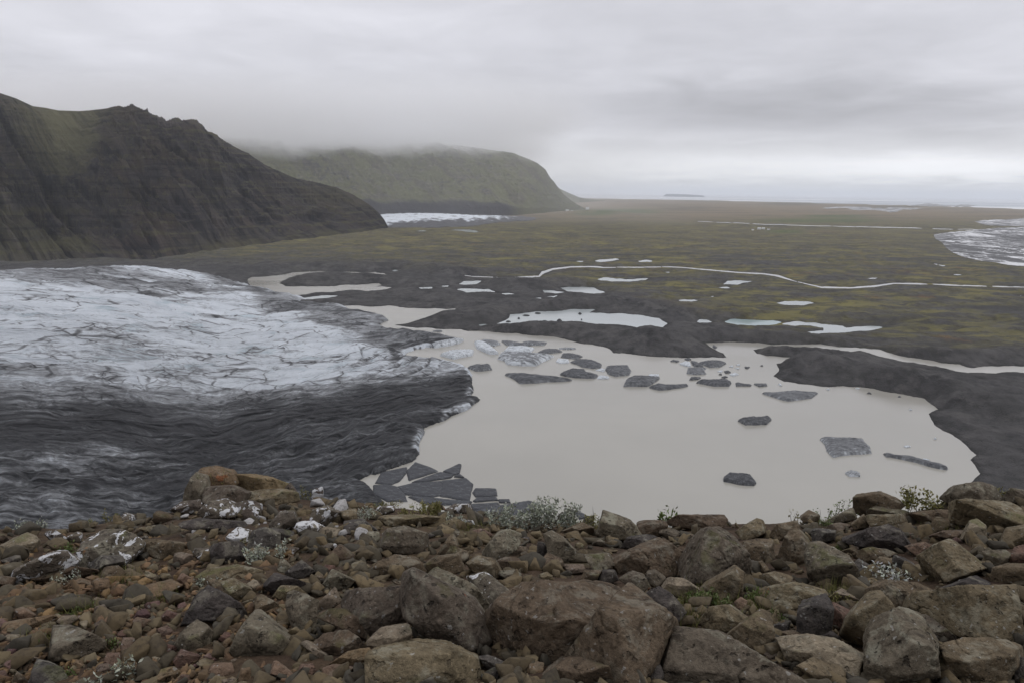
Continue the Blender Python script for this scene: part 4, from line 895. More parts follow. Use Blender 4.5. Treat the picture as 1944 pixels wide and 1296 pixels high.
for a in [(1441, 437.5, 6, 'white farmhouse, leftmost of the row on the plain', 0.1, ROOFA), (1449, 437.2, 5, 'white farmhouse in the middle of the row on the plain', -0.2, ROOFA), (1459, 438.2, 4.5, 'dark-roofed farmhouse at the right of the row on the plain', 0.2, ROOFB),
          (1429, 439, 4, 'small farm shed just left of the farmhouse row', 0.4, ROOFB), (1077, 403, 6, 'white farm building at the foot of the misty hill', 0.1, ROOFA), (1086, 404, 4.5, 'smaller white farm building right beside the one under the hill', -0.3, ROOFA), (1115, 398.5, 6, 'white farm building behind the small green knoll', 0.0, ROOFA)]: farm(*a)
# ================================================================ FOREGROUND ROCKS
def mat_rock(name, base, base2, lichen=(0.235, 0.215, 0.16), white=0.0, pits=0.5, moss=0.15, lich=0.52):
    t = NT(name); v0 = t.n('ShaderNodeTexCoord').outputs['Object']; r = t.rnd()
    off = t.n('ShaderNodeVectorMath', operation='ADD'); cb = t.n('ShaderNodeCombineXYZ'); t.L.new(t.math('MULTIPLY', r, 37.0), cb.inputs[0]); t.L.new(t.math('MULTIPLY', r, 91.0), cb.inputs[1])
    t.L.new(v0, off.inputs[0]); t.L.new(cb.outputs[0], off.inputs[1]); v = off.outputs[0]
    big = t.noise(v, 2.6, 5, 0.6, 0.4); mid = t.noise(v, 11, 6, 0.65); fin = t.noise(v, 60, 4, 0.7); ptn = t.noise(v, 24, 3, 0.5)
    c = t.mix(base, base2, t.ramp(big, 0.35, 0.65)); c = t.mix(c, tuple(x * 0.35 for x in base), t.ramp(mid, 0.50, 0.68, 0, 0.85)); c = t.mix(c, tuple(x * 0.4 for x in base), t.ramp(fin, 0.52, 0.66, 0, 0.5)); c = t.mix(c, tuple(min(1, x * 1.9) for x in base2), t.ramp(fin, 0.44, 0.32, 0, 0.5))
    c = t.mix(c, tuple(min(1, x * 1.55) for x in base2), t.ramp(mid, 0.47, 0.30, 0, 0.55))
    # crustose lichen grows on the faces that look up
    g = t.n('ShaderNodeNewGeometry'); s = t.n('ShaderNodeSeparateXYZ'); t.L.new(g.outputs['Normal'], s.inputs[0])
    upf = t.ramp(s.outputs[2], -0.1, 0.8)
    ln = t.noise(v, 7.0, 7, 0.72, 0.5); lm = t.math('MULTIPLY', t.ramp(ln, 0.50, 0.62), t.math('ADD', 0.35, t.math('MULTIPLY', upf, 0.65)))
    c = t.mix(c, lichen, t.math('MULTIPLY', lm, lich))
    sp = t.noise(v, 34, 2, 0.5); c = t.mix(c, (0.30, 0.29, 0.26), t.math('MULTIPLY', t.ramp(sp, 0.67, 0.72), 0.6))
    org = t.noise(v, 5.0, 3, 0.5); c = t.mix(c, (0.24, 0.085, 0.025), t.ramp(org, 0.715, 0.75, 0, 0.75))
    if moss: c = t.mix(c, (0.075, 0.08, 0.02), t.math('MULTIPLY', t.ramp(t.noise(v, 3.4, 6, 0.65), 0.56, 0.66, 0, moss * 3), upf))
    if white:
        wn = t.noise(v, 13.0, 4, 0.6, 0.6); wb = t.noise(v, 3.2, 2); w = t.ramp(t.math('ADD', wn, t.math('MULTIPLY', wb, 0.35)), 0.83 - white * 0.2, 0.85 - white * 0.2)
        c = t.mix(c, t.mix((0.60, 0.60, 0.60), (0.42, 0.42, 0.42), mid), w)
    # object to object variation
    hs = t.n('ShaderNodeHueSaturation'); t.L.new(t.ramp(r, 0, 1, 0.78, 1.18), hs.inputs['Value']); t.L.new(t.math('ADD', 0.485, t.math('MULTIPLY', r, 0.03)), hs.inputs['Hue']); hs.inputs['Saturation'].default_value = 0.92
    t.L.new(c, hs.inputs['Color'])
    pit = t.ramp(ptn, 0.62, 0.70); hgt = t.math('ADD', t.math('MULTIPLY', mid, 1.0), t.math('MULTIPLY', fin, 0.45)); hgt = t.math('SUBTRACT', hgt, t.math('MULTIPLY', pit, pits))
    c2 = t.mix(hs.outputs[0], (0.02, 0.017, 0.014), t.math('MULTIPLY', pit, pits * 0.8))
    return t.done(c2, 0.88, t.bump(hgt, 0.9, 0.035), 0.15)
ROCKM = {
 'b': mat_rock('brown_basalt', (0.102, 0.075, 0.045), (0.128, 0.095, 0.058)),
 'g': mat_rock('grey_lichened_basalt', (0.094, 0.074, 0.051), (0.118, 0.096, 0.068), lichen=(0.225, 0.21, 0.155), pits=0.8, lich=0.65),
 'd': mat_rock('dark_basalt', (0.058, 0.051, 0.046), (0.080, 0.068, 0.058)),
 'o': mat_rock('ochre_rock', (0.135, 0.090, 0.048), (0.165, 0.112, 0.062), lich=0.25),
 'r': mat_rock('red_brown_rock', (0.115, 0.070, 0.050), (0.140, 0.084, 0.058), moss=0.0, lich=0.2),
 'p': mat_rock('purple_red_rock', (0.110, 0.062, 0.055), (0.135, 0.078, 0.066), moss=0.0, lich=0.15),
 'w': mat_rock('white_crusted_rock', (0.085, 0.068, 0.052), (0.105, 0.085, 0.064), white=0.46),
 'W': mat_rock('white_rock', (0.085, 0.068, 0.052), (0.105, 0.085, 0.064), white=1.0, moss=0),
 't': mat_rock('tan_rock', (0.150, 0.115, 0.080), (0.185, 0.145, 0.100), lich=0.3),
}
def ico(n):
    import bmesh
    bm = bmesh.new(); bmesh.ops.create_icosphere(bm, subdivisions=n, radius=1.0)
    V = np.array([v.co[:] for v in bm.verts]); F = np.array([[v.index for v in f.verts] for f in bm.faces], np.int32); bm.free(); return V, F
ICO = {n: ico(n) for n in (2, 3, 4, 5, 6)}
def hull2(p):
    p = sorted(set(map(tuple, p)))
    def half(q):
        h = []
        for a in q:
            while len(h) > 1 and (h[-1][0] - h[-2][0]) * (a[1] - h[-2][1]) - (h[-1][1] - h[-2][1]) * (a[0] - h[-2][0]) <= 0: h.pop()
            h.append(a)
        return h
    a, b = half(p), half(p[::-1]); return np.array(a[:-1] + b[:-1])
ROCKS = []       # (object, pixel centre, width px, height px, nick)
def rock(name, poly, mat, seed, depth=None, sub=None, mapto=None, facets=None, near=0.0):
    rs = np.random.RandomState(seed * 7 + 13); poly = np.array(poly, float); poly = (poly - poly.mean(0)) * 1.08 + poly.mean(0)
    yb, xb = poly[:, 1].max(), poly[:, 0].mean(); w, h = np.ptp(poly[:, 0]), np.ptp(poly[:, 1])
    a0, _ = hill_hit([xb], [min(yb, 1330)]); a0 = a0[0]; hd = math.hypot(a0[0], a0[1]); slant = np.linalg.norm(a0 - [0, 0, H])
    sz = (w * h) ** 0.5 / FPX * slant; dep = depth if depth else 0.46 * min(sz * 1.15, w / FPX * slant) * rs.uniform(0.85, 1.15)
    dr = np.array([a0[0], a0[1], 0]) / hd
    mid = poly.mean(0); vd = rays([mid[0]], [mid[1]])[0]
    tdep = (hd + dep * 0.75 - near) / math.hypot(vd[0], vd[1]); C = np.array([0, 0, H]) + vd * tdep
    F_ = -vd; R_ = np.cross(vd, [0, 0, 1]); R_ /= np.linalg.norm(R_); U_ = np.cross(R_, vd)
    rp = rays(poly[:, 0], poly[:, 1]); tt = tdep / (rp @ vd); Q = rp * tt[:, None] + [0, 0, H] - C
    q = np.stack([Q @ R_, Q @ U_], 1); q = hull2(q); cen = (q.min(0) + q.max(0)) / 2; C = C + R_ * cen[0] + U_ * cen[1]; q = q - cen
    ext = np.array([np.ptp(q[:, 0]) / 2, np.ptp(q[:, 1]) / 2, dep]); qn = q / ext[:2]
    N_, D_ = [], []
    for i in range(len(qn)):
        a, b = qn[i], qn[(i + 1) % len(qn)]; e = b - a; n = np.array([e[1], -e[0]]); L = np.linalg.norm(n)
        if L < 1e-3: continue
        n = n / L; d = n @ a; tl = rs.uniform(-0.12, 0.22); nn = np.array([n[0], n[1], tl]); s = np.linalg.norm(nn); N_.append(nn / s); D_.append(max(d, 0.15) / s)
    up = np.array([0, (U_[2]), (F_[2])]); up = up * ext; up /= np.linalg.norm(up)
    for _ in range(rs.randint(1, 3)):
        n = up + rs.randn(3) * 0.28; n /= np.linalg.norm(n); N_.append(n); D_.append(rs.uniform(0.55, 0.82))
    for _ in range(rs.randint(3, 6) if facets is None else facets):
        n = rs.randn(3) * [0.65, 0.42, 0.3] + [0, -0.12, 1.0]; n /= np.linalg.norm(n); N_.append(n); D_.append(rs.uniform(0.55, 0.95))
    for _ in range(3):
        n = rs.randn(3); n /= np.linalg.norm(n); N_.append(n); D_.append(rs.uniform(1.0, 1.25))
    for n in ([0, 0, -1], [0, -1, -.3]): N_.append(np.array(n) / np.linalg.norm(n)); D_.append(0.95)
    N_, D_ = np.array(N_), np.array(D_)
    if sub is None: sub = 6 if w > 130 else 5 if w > 48 else 4 if w > 20 else 3
    V, Fc = ICO[sub]; k = np.maximum(V @ N_.T / D_, 0) ; P = 60.0 if w > 48 else 40.0
    m = k.max(1, keepdims=True); rad = 1 / (m[:, 0] * ((k / m) ** P).sum(1) ** (1 / P)); X = V * np.minimum(rad, 1.9)[:, None]
    local = X * ext; o = rs.uniform(0, 50, 3); L0 = float(np.mean(ext)); s1 = 1.6 / L0
    # broken edges, ledges and cracks
    n1 = fbm(local[:, 0] * s1 + o[0], local[:, 1] * s1 + o[1], local[:, 2] * s1 + o[2], 3 if sub < 5 else 6, seed % 50, 0.52)
    disp = 0.085 * L0 * n1
    if sub >= 5:
        c1 = np.abs(noise(local[:, 0] * s1 * .8 + o[1], local[:, 1] * s1 * .8 + o[2], local[:, 2] * s1 * .8, 3 + seed % 40)); disp -= 0.07 * L0 * sstep(0.035, 0.0, c1) * sstep(0.0, 0.25, n1 + .12)
        ax = rs.randn(3); ax /= np.linalg.norm(ax); ph = (local @ ax) * (5.0 / L0) + 2.2 * n1; disp += 0.022 * L0 * (np.abs(ph - np.round(ph)) * 2 - 0.5)
        disp -= 0.03 * L0 * sstep(0.25, 0.5, noise(local[:, 0] * 22, local[:, 1] * 22, local[:, 2] * 22, 9))
    local = local + V / np.linalg.norm(V * 1 / ext, axis=1, keepdims=True) * (1 / ext) * disp[:, None]
    Wd = local[:, :1] * R_ + local[:, 1:2] * U_ + local[:, 2:] * F_ + C
    if mapto is not None: Wd = mapto(Wd)
    loc = (float(C[0]), float(C[1]), float(Wd[:, 2].min()))
    ob = mesh(name, Wd, Fc, ROCKM[mat], loc=loc); 
    return ob

SIZEW = lambda w: 'huge' if w > 250 else 'large' if w > 120 else 'medium' if w > 60 else 'small'
COLW = {'b': 'brown', 'g': 'grey lichened', 'd': 'dark', 'o': 'ochre', 'r': 'reddish', 'p': 'purple-red', 'w': 'white-spotted', 'W': 'white', 't': 'tan'}
# material | nickname (what sets it apart) | traced outline
T = '''w|white-edged dark slab leaning at the far left|22,1108 31,1080 65,1063 103,1048 124,1046 148,1063 138,1074 79,1087
b|flat slab under the white-edged slab on the left|41,1101 86,1084 138,1075 182,1081 186,1087 148,1094 114,1105
w|broad white-spotted outcrop near the left crest|148,1074 155,1029 186,1008 234,1007 272,1029 270,1043 241,1070 193,1077
d|dark flat triangle in front of the white-spotted outcrop|169,1074 193,1056 231,1056 236,1070 206,1082 186,1091
b|flat-topped block right of the white-spotted outcrop|268,1023 330,1027 348,1030 340,1055 303,1063 272,1046
b|low rounded hump below the dark flat triangle|193,1091 206,1074 224,1074 241,1087 237,1101 193,1101
o|flat ochre slab lying on the left rubble|258,1125 275,1111 323,1099 351,1115 348,1129 292,1136
d|dark triangular boulder standing on the left rubble|348,1184 375,1132 396,1113 444,1139 475,1170 458,1180 406,1173
b|leaning block right of the dark triangular boulder|420,1105 440,1098 475,1115 478,1125 451,1142 427,1122
b|wide flat slab above the dark triangular boulder|369,1094 393,1081 462,1074 500,1084 500,1101 441,1099
g|mossy pointed mound below the dark triangular boulder|327,1235 348,1198 375,1175 403,1198 420,1218 379,1235
g|low grey hump in the lower left rubble|95,1249 103,1194 145,1191 193,1215 196,1232 138,1253 103,1256
d|dark mound at the bottom left corner|55,1304 69,1253 114,1266 138,1304
o|long ochre slab at the left edge|7,1194 10,1180 100,1167 114,1174 69,1191
t|pale pointed stone at the end of the long ochre slab|107,1180 117,1168 141,1167 151,1174 127,1189
g|large grey mound right of the mossy pointed mound|440,1232 458,1194 482,1166 495,1167 525,1198 549,1211 559,1229 514,1249 461,1252
p|pinkish split stone in the lower left rubble|255,1239 265,1222 296,1215 299,1239 272,1249
r|reddish squared stone left of the pinkish split stone|227,1235 234,1211 255,1211 255,1232 241,1239
r|reddish lump above the pinkish split stone|296,1194 317,1187 330,1198 320,1208 292,1204
p|purple wedge below the flat ochre slab|255,1173 262,1160 275,1156 286,1167 275,1177
o|smooth ochre cobble at the bottom left edge of frame|299,1287 306,1270 330,1265 344,1277 330,1294
r|blocky reddish stone at the bottom, left of the bright chip|396,1277 403,1259 440,1259 444,1277 420,1287
o|bright ochre chip at the bottom of the frame|451,1296 458,1270 475,1268 477,1296
r|angular red stone under the mossy pointed mound|330,1256 344,1235 379,1246 375,1259 337,1268
r|squat red stone left of the purple-tinged rubble|196,1263 203,1239 227,1239 227,1263 206,1270
t|tan cobble at the left frame edge|0,1215 14,1204 38,1204 38,1217 4,1219
g|dark left tower of the outcrop rising highest on the left crest|346,962 352,930 368,900 388,897 398,930 392,958
o|ochre top block of the outcrop rising highest on the left crest|372,905 382,891 406,888 440,895 452,915 440,930 385,932
o|ochre slabs sloping right from the top of the crest outcrop|440,900 470,900 520,908 548,918 550,930 500,936 446,928
g|grey face under the ochre top block of the crest outcrop|386,955 390,926 440,922 470,935 462,958 420,962
b|brown block at the low right end of the crest outcrop|462,958 470,932 520,928 562,934 566,950 520,958
w|white-spotted stone at the foot of the crest outcrop|326,966 345,952 378,948 384,968 350,977
w|white-crusted stone in the middle under the crest outcrop|378,975 395,952 425,948 450,960 440,985 400,985
w|white-crusted stone right under the crest outcrop|445,955 475,948 495,955 490,985 455,985
b|small square block on the crest beside the pale ice|292,970 300,970 333,977 335,992 292,990
d|long dark ledge below the crest outcrop|340,990 380,985 450,990 460,1005 400,1012 345,1000
W|big bright white stone left of centre, lower one|430,1019 451,1001 478,1008 475,1032 447,1029
d|upright dark stone right of the big bright white stone|470,1040 480,1008 505,1002 530,1012 530,1042 490,1046
d|dark grey dome below the big bright white stone|395,1058 410,1032 450,1028 470,1050 460,1067 410,1067
w|small white-tipped stone on the crest above the left outcrop|220,991 237,974 262,977 265,990
b|flat sliver beside the white-tipped crest stone|262,1002 300,996 350,998 352,1004 300,1010
W|upright white stone on the crest, left of centre|592,944 594,931 613,924 613,942 600,950
W|wide white stone under the upright white crest stone|563,1001 569,989 594,988 618,1001 621,1013 573,1013
w|pale patched stone left of the wide white stone|514,995 532,974 559,970 566,995 540,1008 516,1008
d|wide dark ledge below the pale patched stone|480,1005 497,1001 545,1005 556,1015 549,1025 490,1029
d|dark pyramid right of the wide white stone|652,1012 655,988 686,984 714,1005 710,1014
b|flat slab under the crest willow on the left|721,977 766,976 831,981 824,991 766,998 741,998 724,988
g|big square grey block below the flat crest slab|724,1036 735,1005 766,998 810,1012 810,1036 790,1053 755,1050
b|long overhanging slab above the cracked lichened boulder|697,1098 714,1070 748,1053 790,1060 807,1084 772,1093 752,1094
b|thin upright stone right of the big square grey block|831,1053 855,1015 862,1012 869,1036 855,1053
g|tilted grey block in the middle with a square top|910,1056 938,1019 965,1005 990,1012 985,1035 958,1060 930,1064
b|square brown block left of the tilted grey block|810,1070 831,1056 869,1052 879,1084 850,1091 812,1086
b|wedge stone just left of the tilted grey block|845,1056 858,1036 889,1046 889,1063 875,1070
b|narrow brown wedge under the tilted grey block|889,1070 910,1056 938,1063 955,1094 930,1098 900,1085
b|flat brown stone right under the tilted grey block|938,1067 962,1056 985,1058 990,1075 960,1081
g|great lichened boulder with a blunt corner, centre left|772,1170 779,1087 790,1082 824,1101 858,1115 893,1139 910,1170 938,1201 913,1239 893,1239 858,1225 817,1208 780,1180
g|sloping slab behind the great lichened boulder|810,1091 827,1079 852,1087 893,1108 938,1160 924,1174 890,1160
g|wide low boulder left of the great lichened boulder|645,1139 672,1118 769,1115 772,1170 755,1194 710,1208 650,1180
b|sharp slab pointing left under the wide low boulder|607,1173 631,1156 655,1156 690,1180 700,1215 665,1194
g|upright grey block left of the sharp slab|545,1160 544,1122 559,1118 600,1142 600,1180 569,1198 559,1198
t|tan wedge leaning against the upright grey block|604,1163 607,1142 635,1115 647,1142 618,1163
t|flat table stone balanced on a bottom slab|699,1225 700,1215 724,1191 772,1185 779,1204 778,1230 721,1229
b|large smooth slab carrying the flat table stone|714,1277 711,1235 776,1232 783,1215 841,1222 900,1249 900,1277 914,1304 714,1304
b|rounded stone at the bottom edge under the large smooth slab|724,1304 772,1270 803,1265 815,1304
b|slab with a raised edge left of the flat table stone|590,1225 618,1201 659,1196 693,1225 652,1249 625,1242
o|ochre wedge left of the flat table stone, lower|628,1259 662,1235 700,1229 707,1246 680,1263
r|pinkish slab in the bottom rubble left of centre|507,1259 525,1256 559,1280 549,1290 514,1280
r|reddish cobble right of the pinkish bottom slab|566,1280 573,1261 594,1259 600,1273 587,1285
r|broad red cobble under the ochre wedge|611,1290 614,1270 631,1263 669,1266 672,1280 650,1292
t|thin tan splinter below the raised-edge slab|573,1222 583,1218 631,1246 631,1259 611,1256
d|dark pyramid stone above the upright grey block|545,1084 573,1063 597,1084 580,1096 552,1096
b|pointed brown stone left of the square grey block|625,1056 642,1032 669,1053 662,1070 628,1070
g|slanted grey stone left of the overhanging slab|611,1115 631,1081 673,1101 659,1118 620,1120
d|long dark hump right of the pinkish left rubble|504,1112 525,1087 576,1105 580,1118 525,1129
b|rounded hump above the upright grey block|518,1132 532,1112 563,1112 580,1125 540,1139
b|split stone left of the upright grey block|480,1136 500,1129 528,1146 514,1167 487,1160
w|white-streaked rock between the two greatest boulders|893,1095 921,1087 955,1112 975,1130 955,1165 930,1160 905,1125
d|shadowed slab under the right side of the lichened boulder|910,1246 927,1242 969,1263 972,1277 927,1270
d|dark bottom stone right of the large smooth slab|914,1280 938,1266 951,1273 945,1290 920,1296
p|small red stone beside the large smooth slab|686,1275 700,1268 714,1284 707,1292 690,1292
w|white-flecked stone left of the crest willow, lower|850,986 858,981 893,988 896,996 860,998
w|dark stone with white streaks beside the crest willow|845,967 862,957 889,957 893,967 875,976
b|little crest point above the yellow willow|824,967 829,951 841,960 845,967
w|crest stone left of the yellow willow|707,974 721,960 748,957 748,970 725,978
g|round grey stone on the crest right of the outcrop|530,942 549,915 563,933 559,945
g|triangular shark-fin rock on the crest at centre|1135,1012 1148,970 1173,979 1204,995 1216,1015 1184,1019 1153,1027
b|square crest rock right of the shark-fin rock|1211,1012 1213,986 1256,988 1263,998 1252,1017 1225,1020
b|long flat crest rock beside the green sprig|1266,988 1290,977 1373,977 1378,986 1363,1001 1335,1008 1283,998
b|angular crest rock right of the long flat one|1397,1008 1435,984 1445,988 1452,1012 1431,1022 1411,1024
g|great grey peaked boulder right of centre|1280,1084 1304,1043 1342,1005 1380,1000 1404,1022 1425,1070 1421,1087 1356,1108 1318,1108
b|rusty fractured rock left of the great grey peak|1163,1063 1201,1043 1263,1025 1290,1043 1297,1060 1277,1094 1228,1087 1180,1091
d|dark overhang above the rusty fractured rock|1180,1039 1194,1019 1235,1015 1263,1024 1215,1043
b|smooth angular stone at the foot of the great grey peak|1332,1115 1397,1077 1411,1087 1407,1122 1387,1142 1359,1132
t|yellowish tan stone below the great grey peak|1259,1115 1273,1096 1297,1098 1332,1122 1325,1136 1301,1139 1280,1129
d|dark grey diamond stone behind the giant split boulder|1228,1125 1252,1113 1273,1125 1301,1160 1277,1189 1250,1170
g|upright blunt grey stone left of the rusty fractured rock|1043,1053 1034,1015 1049,1008 1067,1019 1091,1043 1091,1060 1063,1065
g|pale grey rounded stone under the upright blunt one|1111,1056 1115,1044 1153,1050 1166,1070 1139,1087 1122,1074
d|blue-grey upright stone left of the upright blunt one|1022,1058 1022,1029 1039,1027 1044,1050 1036,1060
d|blue-grey pointed stone above the giant split boulder|1135,1105 1149,1077 1166,1084 1173,1101 1153,1108
g|grey prism above the right half of the giant|1177,1098 1201,1084 1222,1091 1235,1115 1215,1125
b|giant split boulder, left half with a black crack|927,1190 950,1135 991,1110 1091,1099 1153,1104 1184,1108 1180,1125 1153,1166 1125,1201 1046,1261 1012,1246 960,1232 940,1220
b|giant split boulder, right half with a flat face|1063,1262 1132,1194 1153,1166 1184,1112 1218,1125 1273,1170 1270,1194 1249,1235 1246,1260 1201,1296 1166,1280
b|low humped boulder at the bottom centre|1020,1304 1022,1287 1074,1249 1098,1247 1111,1259 1149,1263 1166,1304
p|purple-red stone under the giant split boulder|1153,1259 1166,1251 1208,1256 1211,1263 1194,1280 1166,1277
o|small tan chip beside the purple-red stone|1139,1242 1156,1253 1153,1259 1139,1259
g|massive boulder with a dark hollow at bottom right of centre|1256,1259 1277,1201 1287,1192 1321,1204 1363,1199 1407,1229 1463,1259 1520,1290 1525,1306 1258,1306
b|domed brown stone between the green plants|1325,1180 1349,1153 1380,1149 1418,1177 1390,1198 1356,1201
b|slanting stone stack right of the domed brown stone|1380,1204 1421,1180 1445,1156 1462,1165 1470,1215 1440,1232 1400,1210
r|round reddish cobble among the green plants|1390,1146 1404,1134 1418,1142 1411,1160 1396,1160
b|flat rocks right of the great grey peak|1411,1029 1435,1024 1463,1026 1465,1060 1430,1068 1415,1050
d|dark stone in the gap left of the massive boulder|1222,1280 1252,1260 1260,1280 1252,1298 1225,1300
b|brown stone below the blue-grey upright one|1022,1070 1039,1050 1067,1063 1067,1084 1030,1085
t|light cut stone left of the blue-grey upright one|967,1046 977,1032 998,1036 998,1053 970,1055
t|light flat stone under the upright blunt one|1070,1072 1108,1070 1111,1084 1080,1090
b|brown wedge over the giant's left half|1101,1101 1111,1081 1142,1081 1132,1101 1115,1105
g|grey block directly below the rusty fractured rock|1228,1091 1235,1077 1263,1098 1246,1115 1232,1110
b|block standing up highest on the right crest over water|1621,953 1625,941 1664,934 1690,931 1714,960 1690,975 1637,981 1623,977
g|slab leaning on the highest right crest block|1647,969 1668,957 1719,969 1719,983 1690,983 1650,977
g|broad mound at the top of the right crest|1788,950 1816,922 1853,915 1888,925 1902,946 1880,957 1800,957
b|flat plank-like rock left of the big right crest block|1723,988 1724,974 1781,967 1809,970 1802,988 1760,993
b|big rust-stained block under the right crest mound|1807,988 1812,952 1912,950 1940,967 1933,998 1891,1005 1840,998
t|egg shaped tan stone standing on the right|1826,1022 1840,991 1853,983 1871,998 1871,1029 1850,1034
p|pink cobble beside the egg shaped stone|1802,1025 1816,1019 1829,1022 1826,1034 1812,1036
b|brown knob left of the egg shaped stone|1766,998 1778,981 1805,984 1809,1001 1774,1012
d|black pitted dome on the right|1602,1029 1637,1008 1685,995 1706,1005 1723,1029 1719,1050 1685,1046 1630,1036
b|light pyramid on the right beside the pitted grey boulder|1475,1055 1499,1005 1509,1003 1533,1029 1540,1053 1506,1076
g|pitted grey boulder right of the light pyramid|1530,1053 1540,1032 1561,1029 1609,1056 1630,1094 1609,1108 1558,1105 1537,1098
b|long pointed wedge below the egg shaped stone|1740,1056 1792,1027 1812,1032 1867,1077 1826,1094 1781,1108 1747,1084
b|humped brown rock below the black pitted dome|1620,1050 1650,1038 1685,1043 1699,1050 1664,1072 1637,1065
b|brown nub right under the humped brown rock|1654,1070 1671,1056 1695,1060 1692,1074 1670,1080
d|shaded flat slab left of the long pointed wedge|1695,1063 1699,1053 1737,1060 1740,1074 1712,1086
d|dark slanted stone right of the pitted grey boulder|1621,1070 1630,1062 1657,1077 1661,1091 1637,1098
b|wide flat-topped slab behind the giant wide block|1630,1149 1650,1115 1692,1101 1754,1108 1774,1122 1740,1131 1733,1153 1685,1158
d|dark wedge above the giant wide block|1771,1122 1823,1101 1860,1087 1878,1115 1830,1124
b|giant wide block at the right edge|1733,1153 1740,1127 1823,1120 1922,1111 1931,1136 1933,1222 1915,1224 1857,1213 1816,1210 1774,1167
b|rounded mound at the right edge above the giant block|1878,1105 1888,1077 1915,1070 1960,1072 1960,1112 1922,1115
b|flat-topped slab right of the green plants|1458,1136 1465,1115 1509,1106 1568,1120 1571,1129 1520,1149 1505,1162 1475,1152
d|waisted dark column under the flat-topped slab|1515,1206 1527,1180 1520,1149 1578,1132 1582,1149 1578,1194 1564,1210
r|smooth reddish stone right of the dark column|1575,1180 1582,1146 1616,1163 1606,1191 1590,1194
b|tall wedge behind the orange-lichened boulder|1595,1208 1609,1170 1650,1125 1668,1122 1697,1156 1657,1182 1644,1235 1610,1225
g|orange-lichened great boulder at the bottom right|1644,1246 1656,1180 1706,1156 1740,1165 1774,1222 1782,1306 1672,1306 1650,1275
g|pointed slab right of the orange-lichened boulder|1730,1165 1761,1168 1819,1211 1788,1220 1768,1207
t|smooth tan boulder left of the orange-lichened one|1480,1215 1547,1208 1592,1216 1637,1239 1630,1282 1575,1265 1513,1261 1496,1246
b|cracked rock under the smooth tan boulder|1516,1263 1547,1247 1599,1268 1602,1282 1578,1304 1540,1282
r|dark red stone at the bottom below the orange-lichened one|1668,1292 1699,1259 1712,1264 1737,1306 1670,1306
p|pinkish prism in front of the bottom right mound|1817,1249 1826,1229 1878,1249 1864,1273 1833,1270
b|broad rounded mound in the bottom right corner|1788,1232 1833,1213 1888,1213 1926,1232 1930,1265 1895,1306 1820,1306 1800,1270
r|small dark red cap stone above the bottom right mound|1871,1215 1888,1199 1907,1202 1909,1220 1885,1222
b|steep brown stone left of the pinkish prism|1778,1275 1788,1240 1812,1256 1820,1273 1815,1304 1782,1304
d|small dark stone under the waisted column|1558,1208 1580,1198 1597,1211 1585,1224 1565,1218
b|thin ledge left of the waisted column|1482,1200 1506,1197 1530,1206 1520,1214 1490,1214
b|pointed crest stone left of the tall sprigs|1520,981 1537,969 1554,977 1551,990 1527,993
g|leaning crest slab left of the highest right block|1561,991 1602,974 1616,964 1625,984 1585,996 1566,998
b|grey-topped stone above the light pyramid|1461,1015 1475,995 1513,988 1516,1001 1480,1026
b|small peak in front of the highest right block|1616,995 1640,976 1649,988 1647,1001 1625,1005
b|long step rock below the highest right block|1647,988 1650,977 1706,976 1716,988 1720,1003 1664,1005
b|flat brown stone left of the pitted grey boulder|1444,1091 1472,1084 1499,1091 1499,1110 1460,1117 1444,1115
g|rounded grey rock right of the long pointed wedge|1864,1046 1909,1043 1922,1053 1902,1076 1884,1076
b|tall rock cut by the right frame edge|1898,1029 1912,1005 1960,996 1960,1034 1925,1038
r|red-tinged rock at the right edge in the middle|1915,1070 1926,1039 1960,1029 1960,1072
d|dark cube stone left of the black pitted dome|1540,1008 1554,1001 1585,1005 1582,1024 1544,1031
t|light ledge above the dark cube stone|1571,998 1592,991 1613,996 1602,1007 1580,1010
b|stepped stone below the brown knob|1757,1019 1788,1008 1826,1008 1826,1019 1785,1026
r|reddish block right of the black pitted dome|1719,1036 1754,1029 1774,1038 1743,1055
d|dark rock in the very bottom right corner|1922,1250 1960,1247 1960,1304 1930,1304
g|mossy stone at the end of the right crest|1902,950 1920,925 1960,930 1960,957
t|pale stone on the left frame edge by the red soil|-14,1026 2,1010 14,1016 17,1026 6,1030'''
TR = []
for i, ln in enumerate(T.split('\n')):
    m, nick, pts = ln.split('|'); poly = [tuple(map(float, q.split(','))) for q in pts.split()]
    TR.append((m, nick, np.array(poly)))
used_labels = set()
# which photo pixels (4 px cells) the traced rocks cover, so that loose stones keep out of their faces
MW, MH = 500, 340; MASK = np.zeros((MH, MW), bool); _gx, _gy = np.meshgrid(np.arange(MW) * 4 + 2, np.arange(MH) * 4 + 2); _GP = np.stack([_gx.ravel(), _gy.ravel()], 1).astype(float)
for _, _, p in TR: MASK |= inside(_GP, hull2(p)).reshape(MH, MW)
def covered(x, y): return MASK[np.clip((np.asarray(y) / 4).astype(int), 0, MH - 1), np.clip((np.asarray(x) / 4).astype(int), 0, MW - 1)]
for i, (m, nick, poly) in enumerate(TR):
    w = np.ptp(poly[:, 0]); ob = rock('boulder' if w > 60 else 'rock', poly, m, 100 + i, near=0.30 if 'table stone balanced' in nick else 0.0)
    tag(ob, nick, 'boulder' if w > 60 else 'rock', 'boulders and rocks on the near hillside'); used_labels.add(nick)
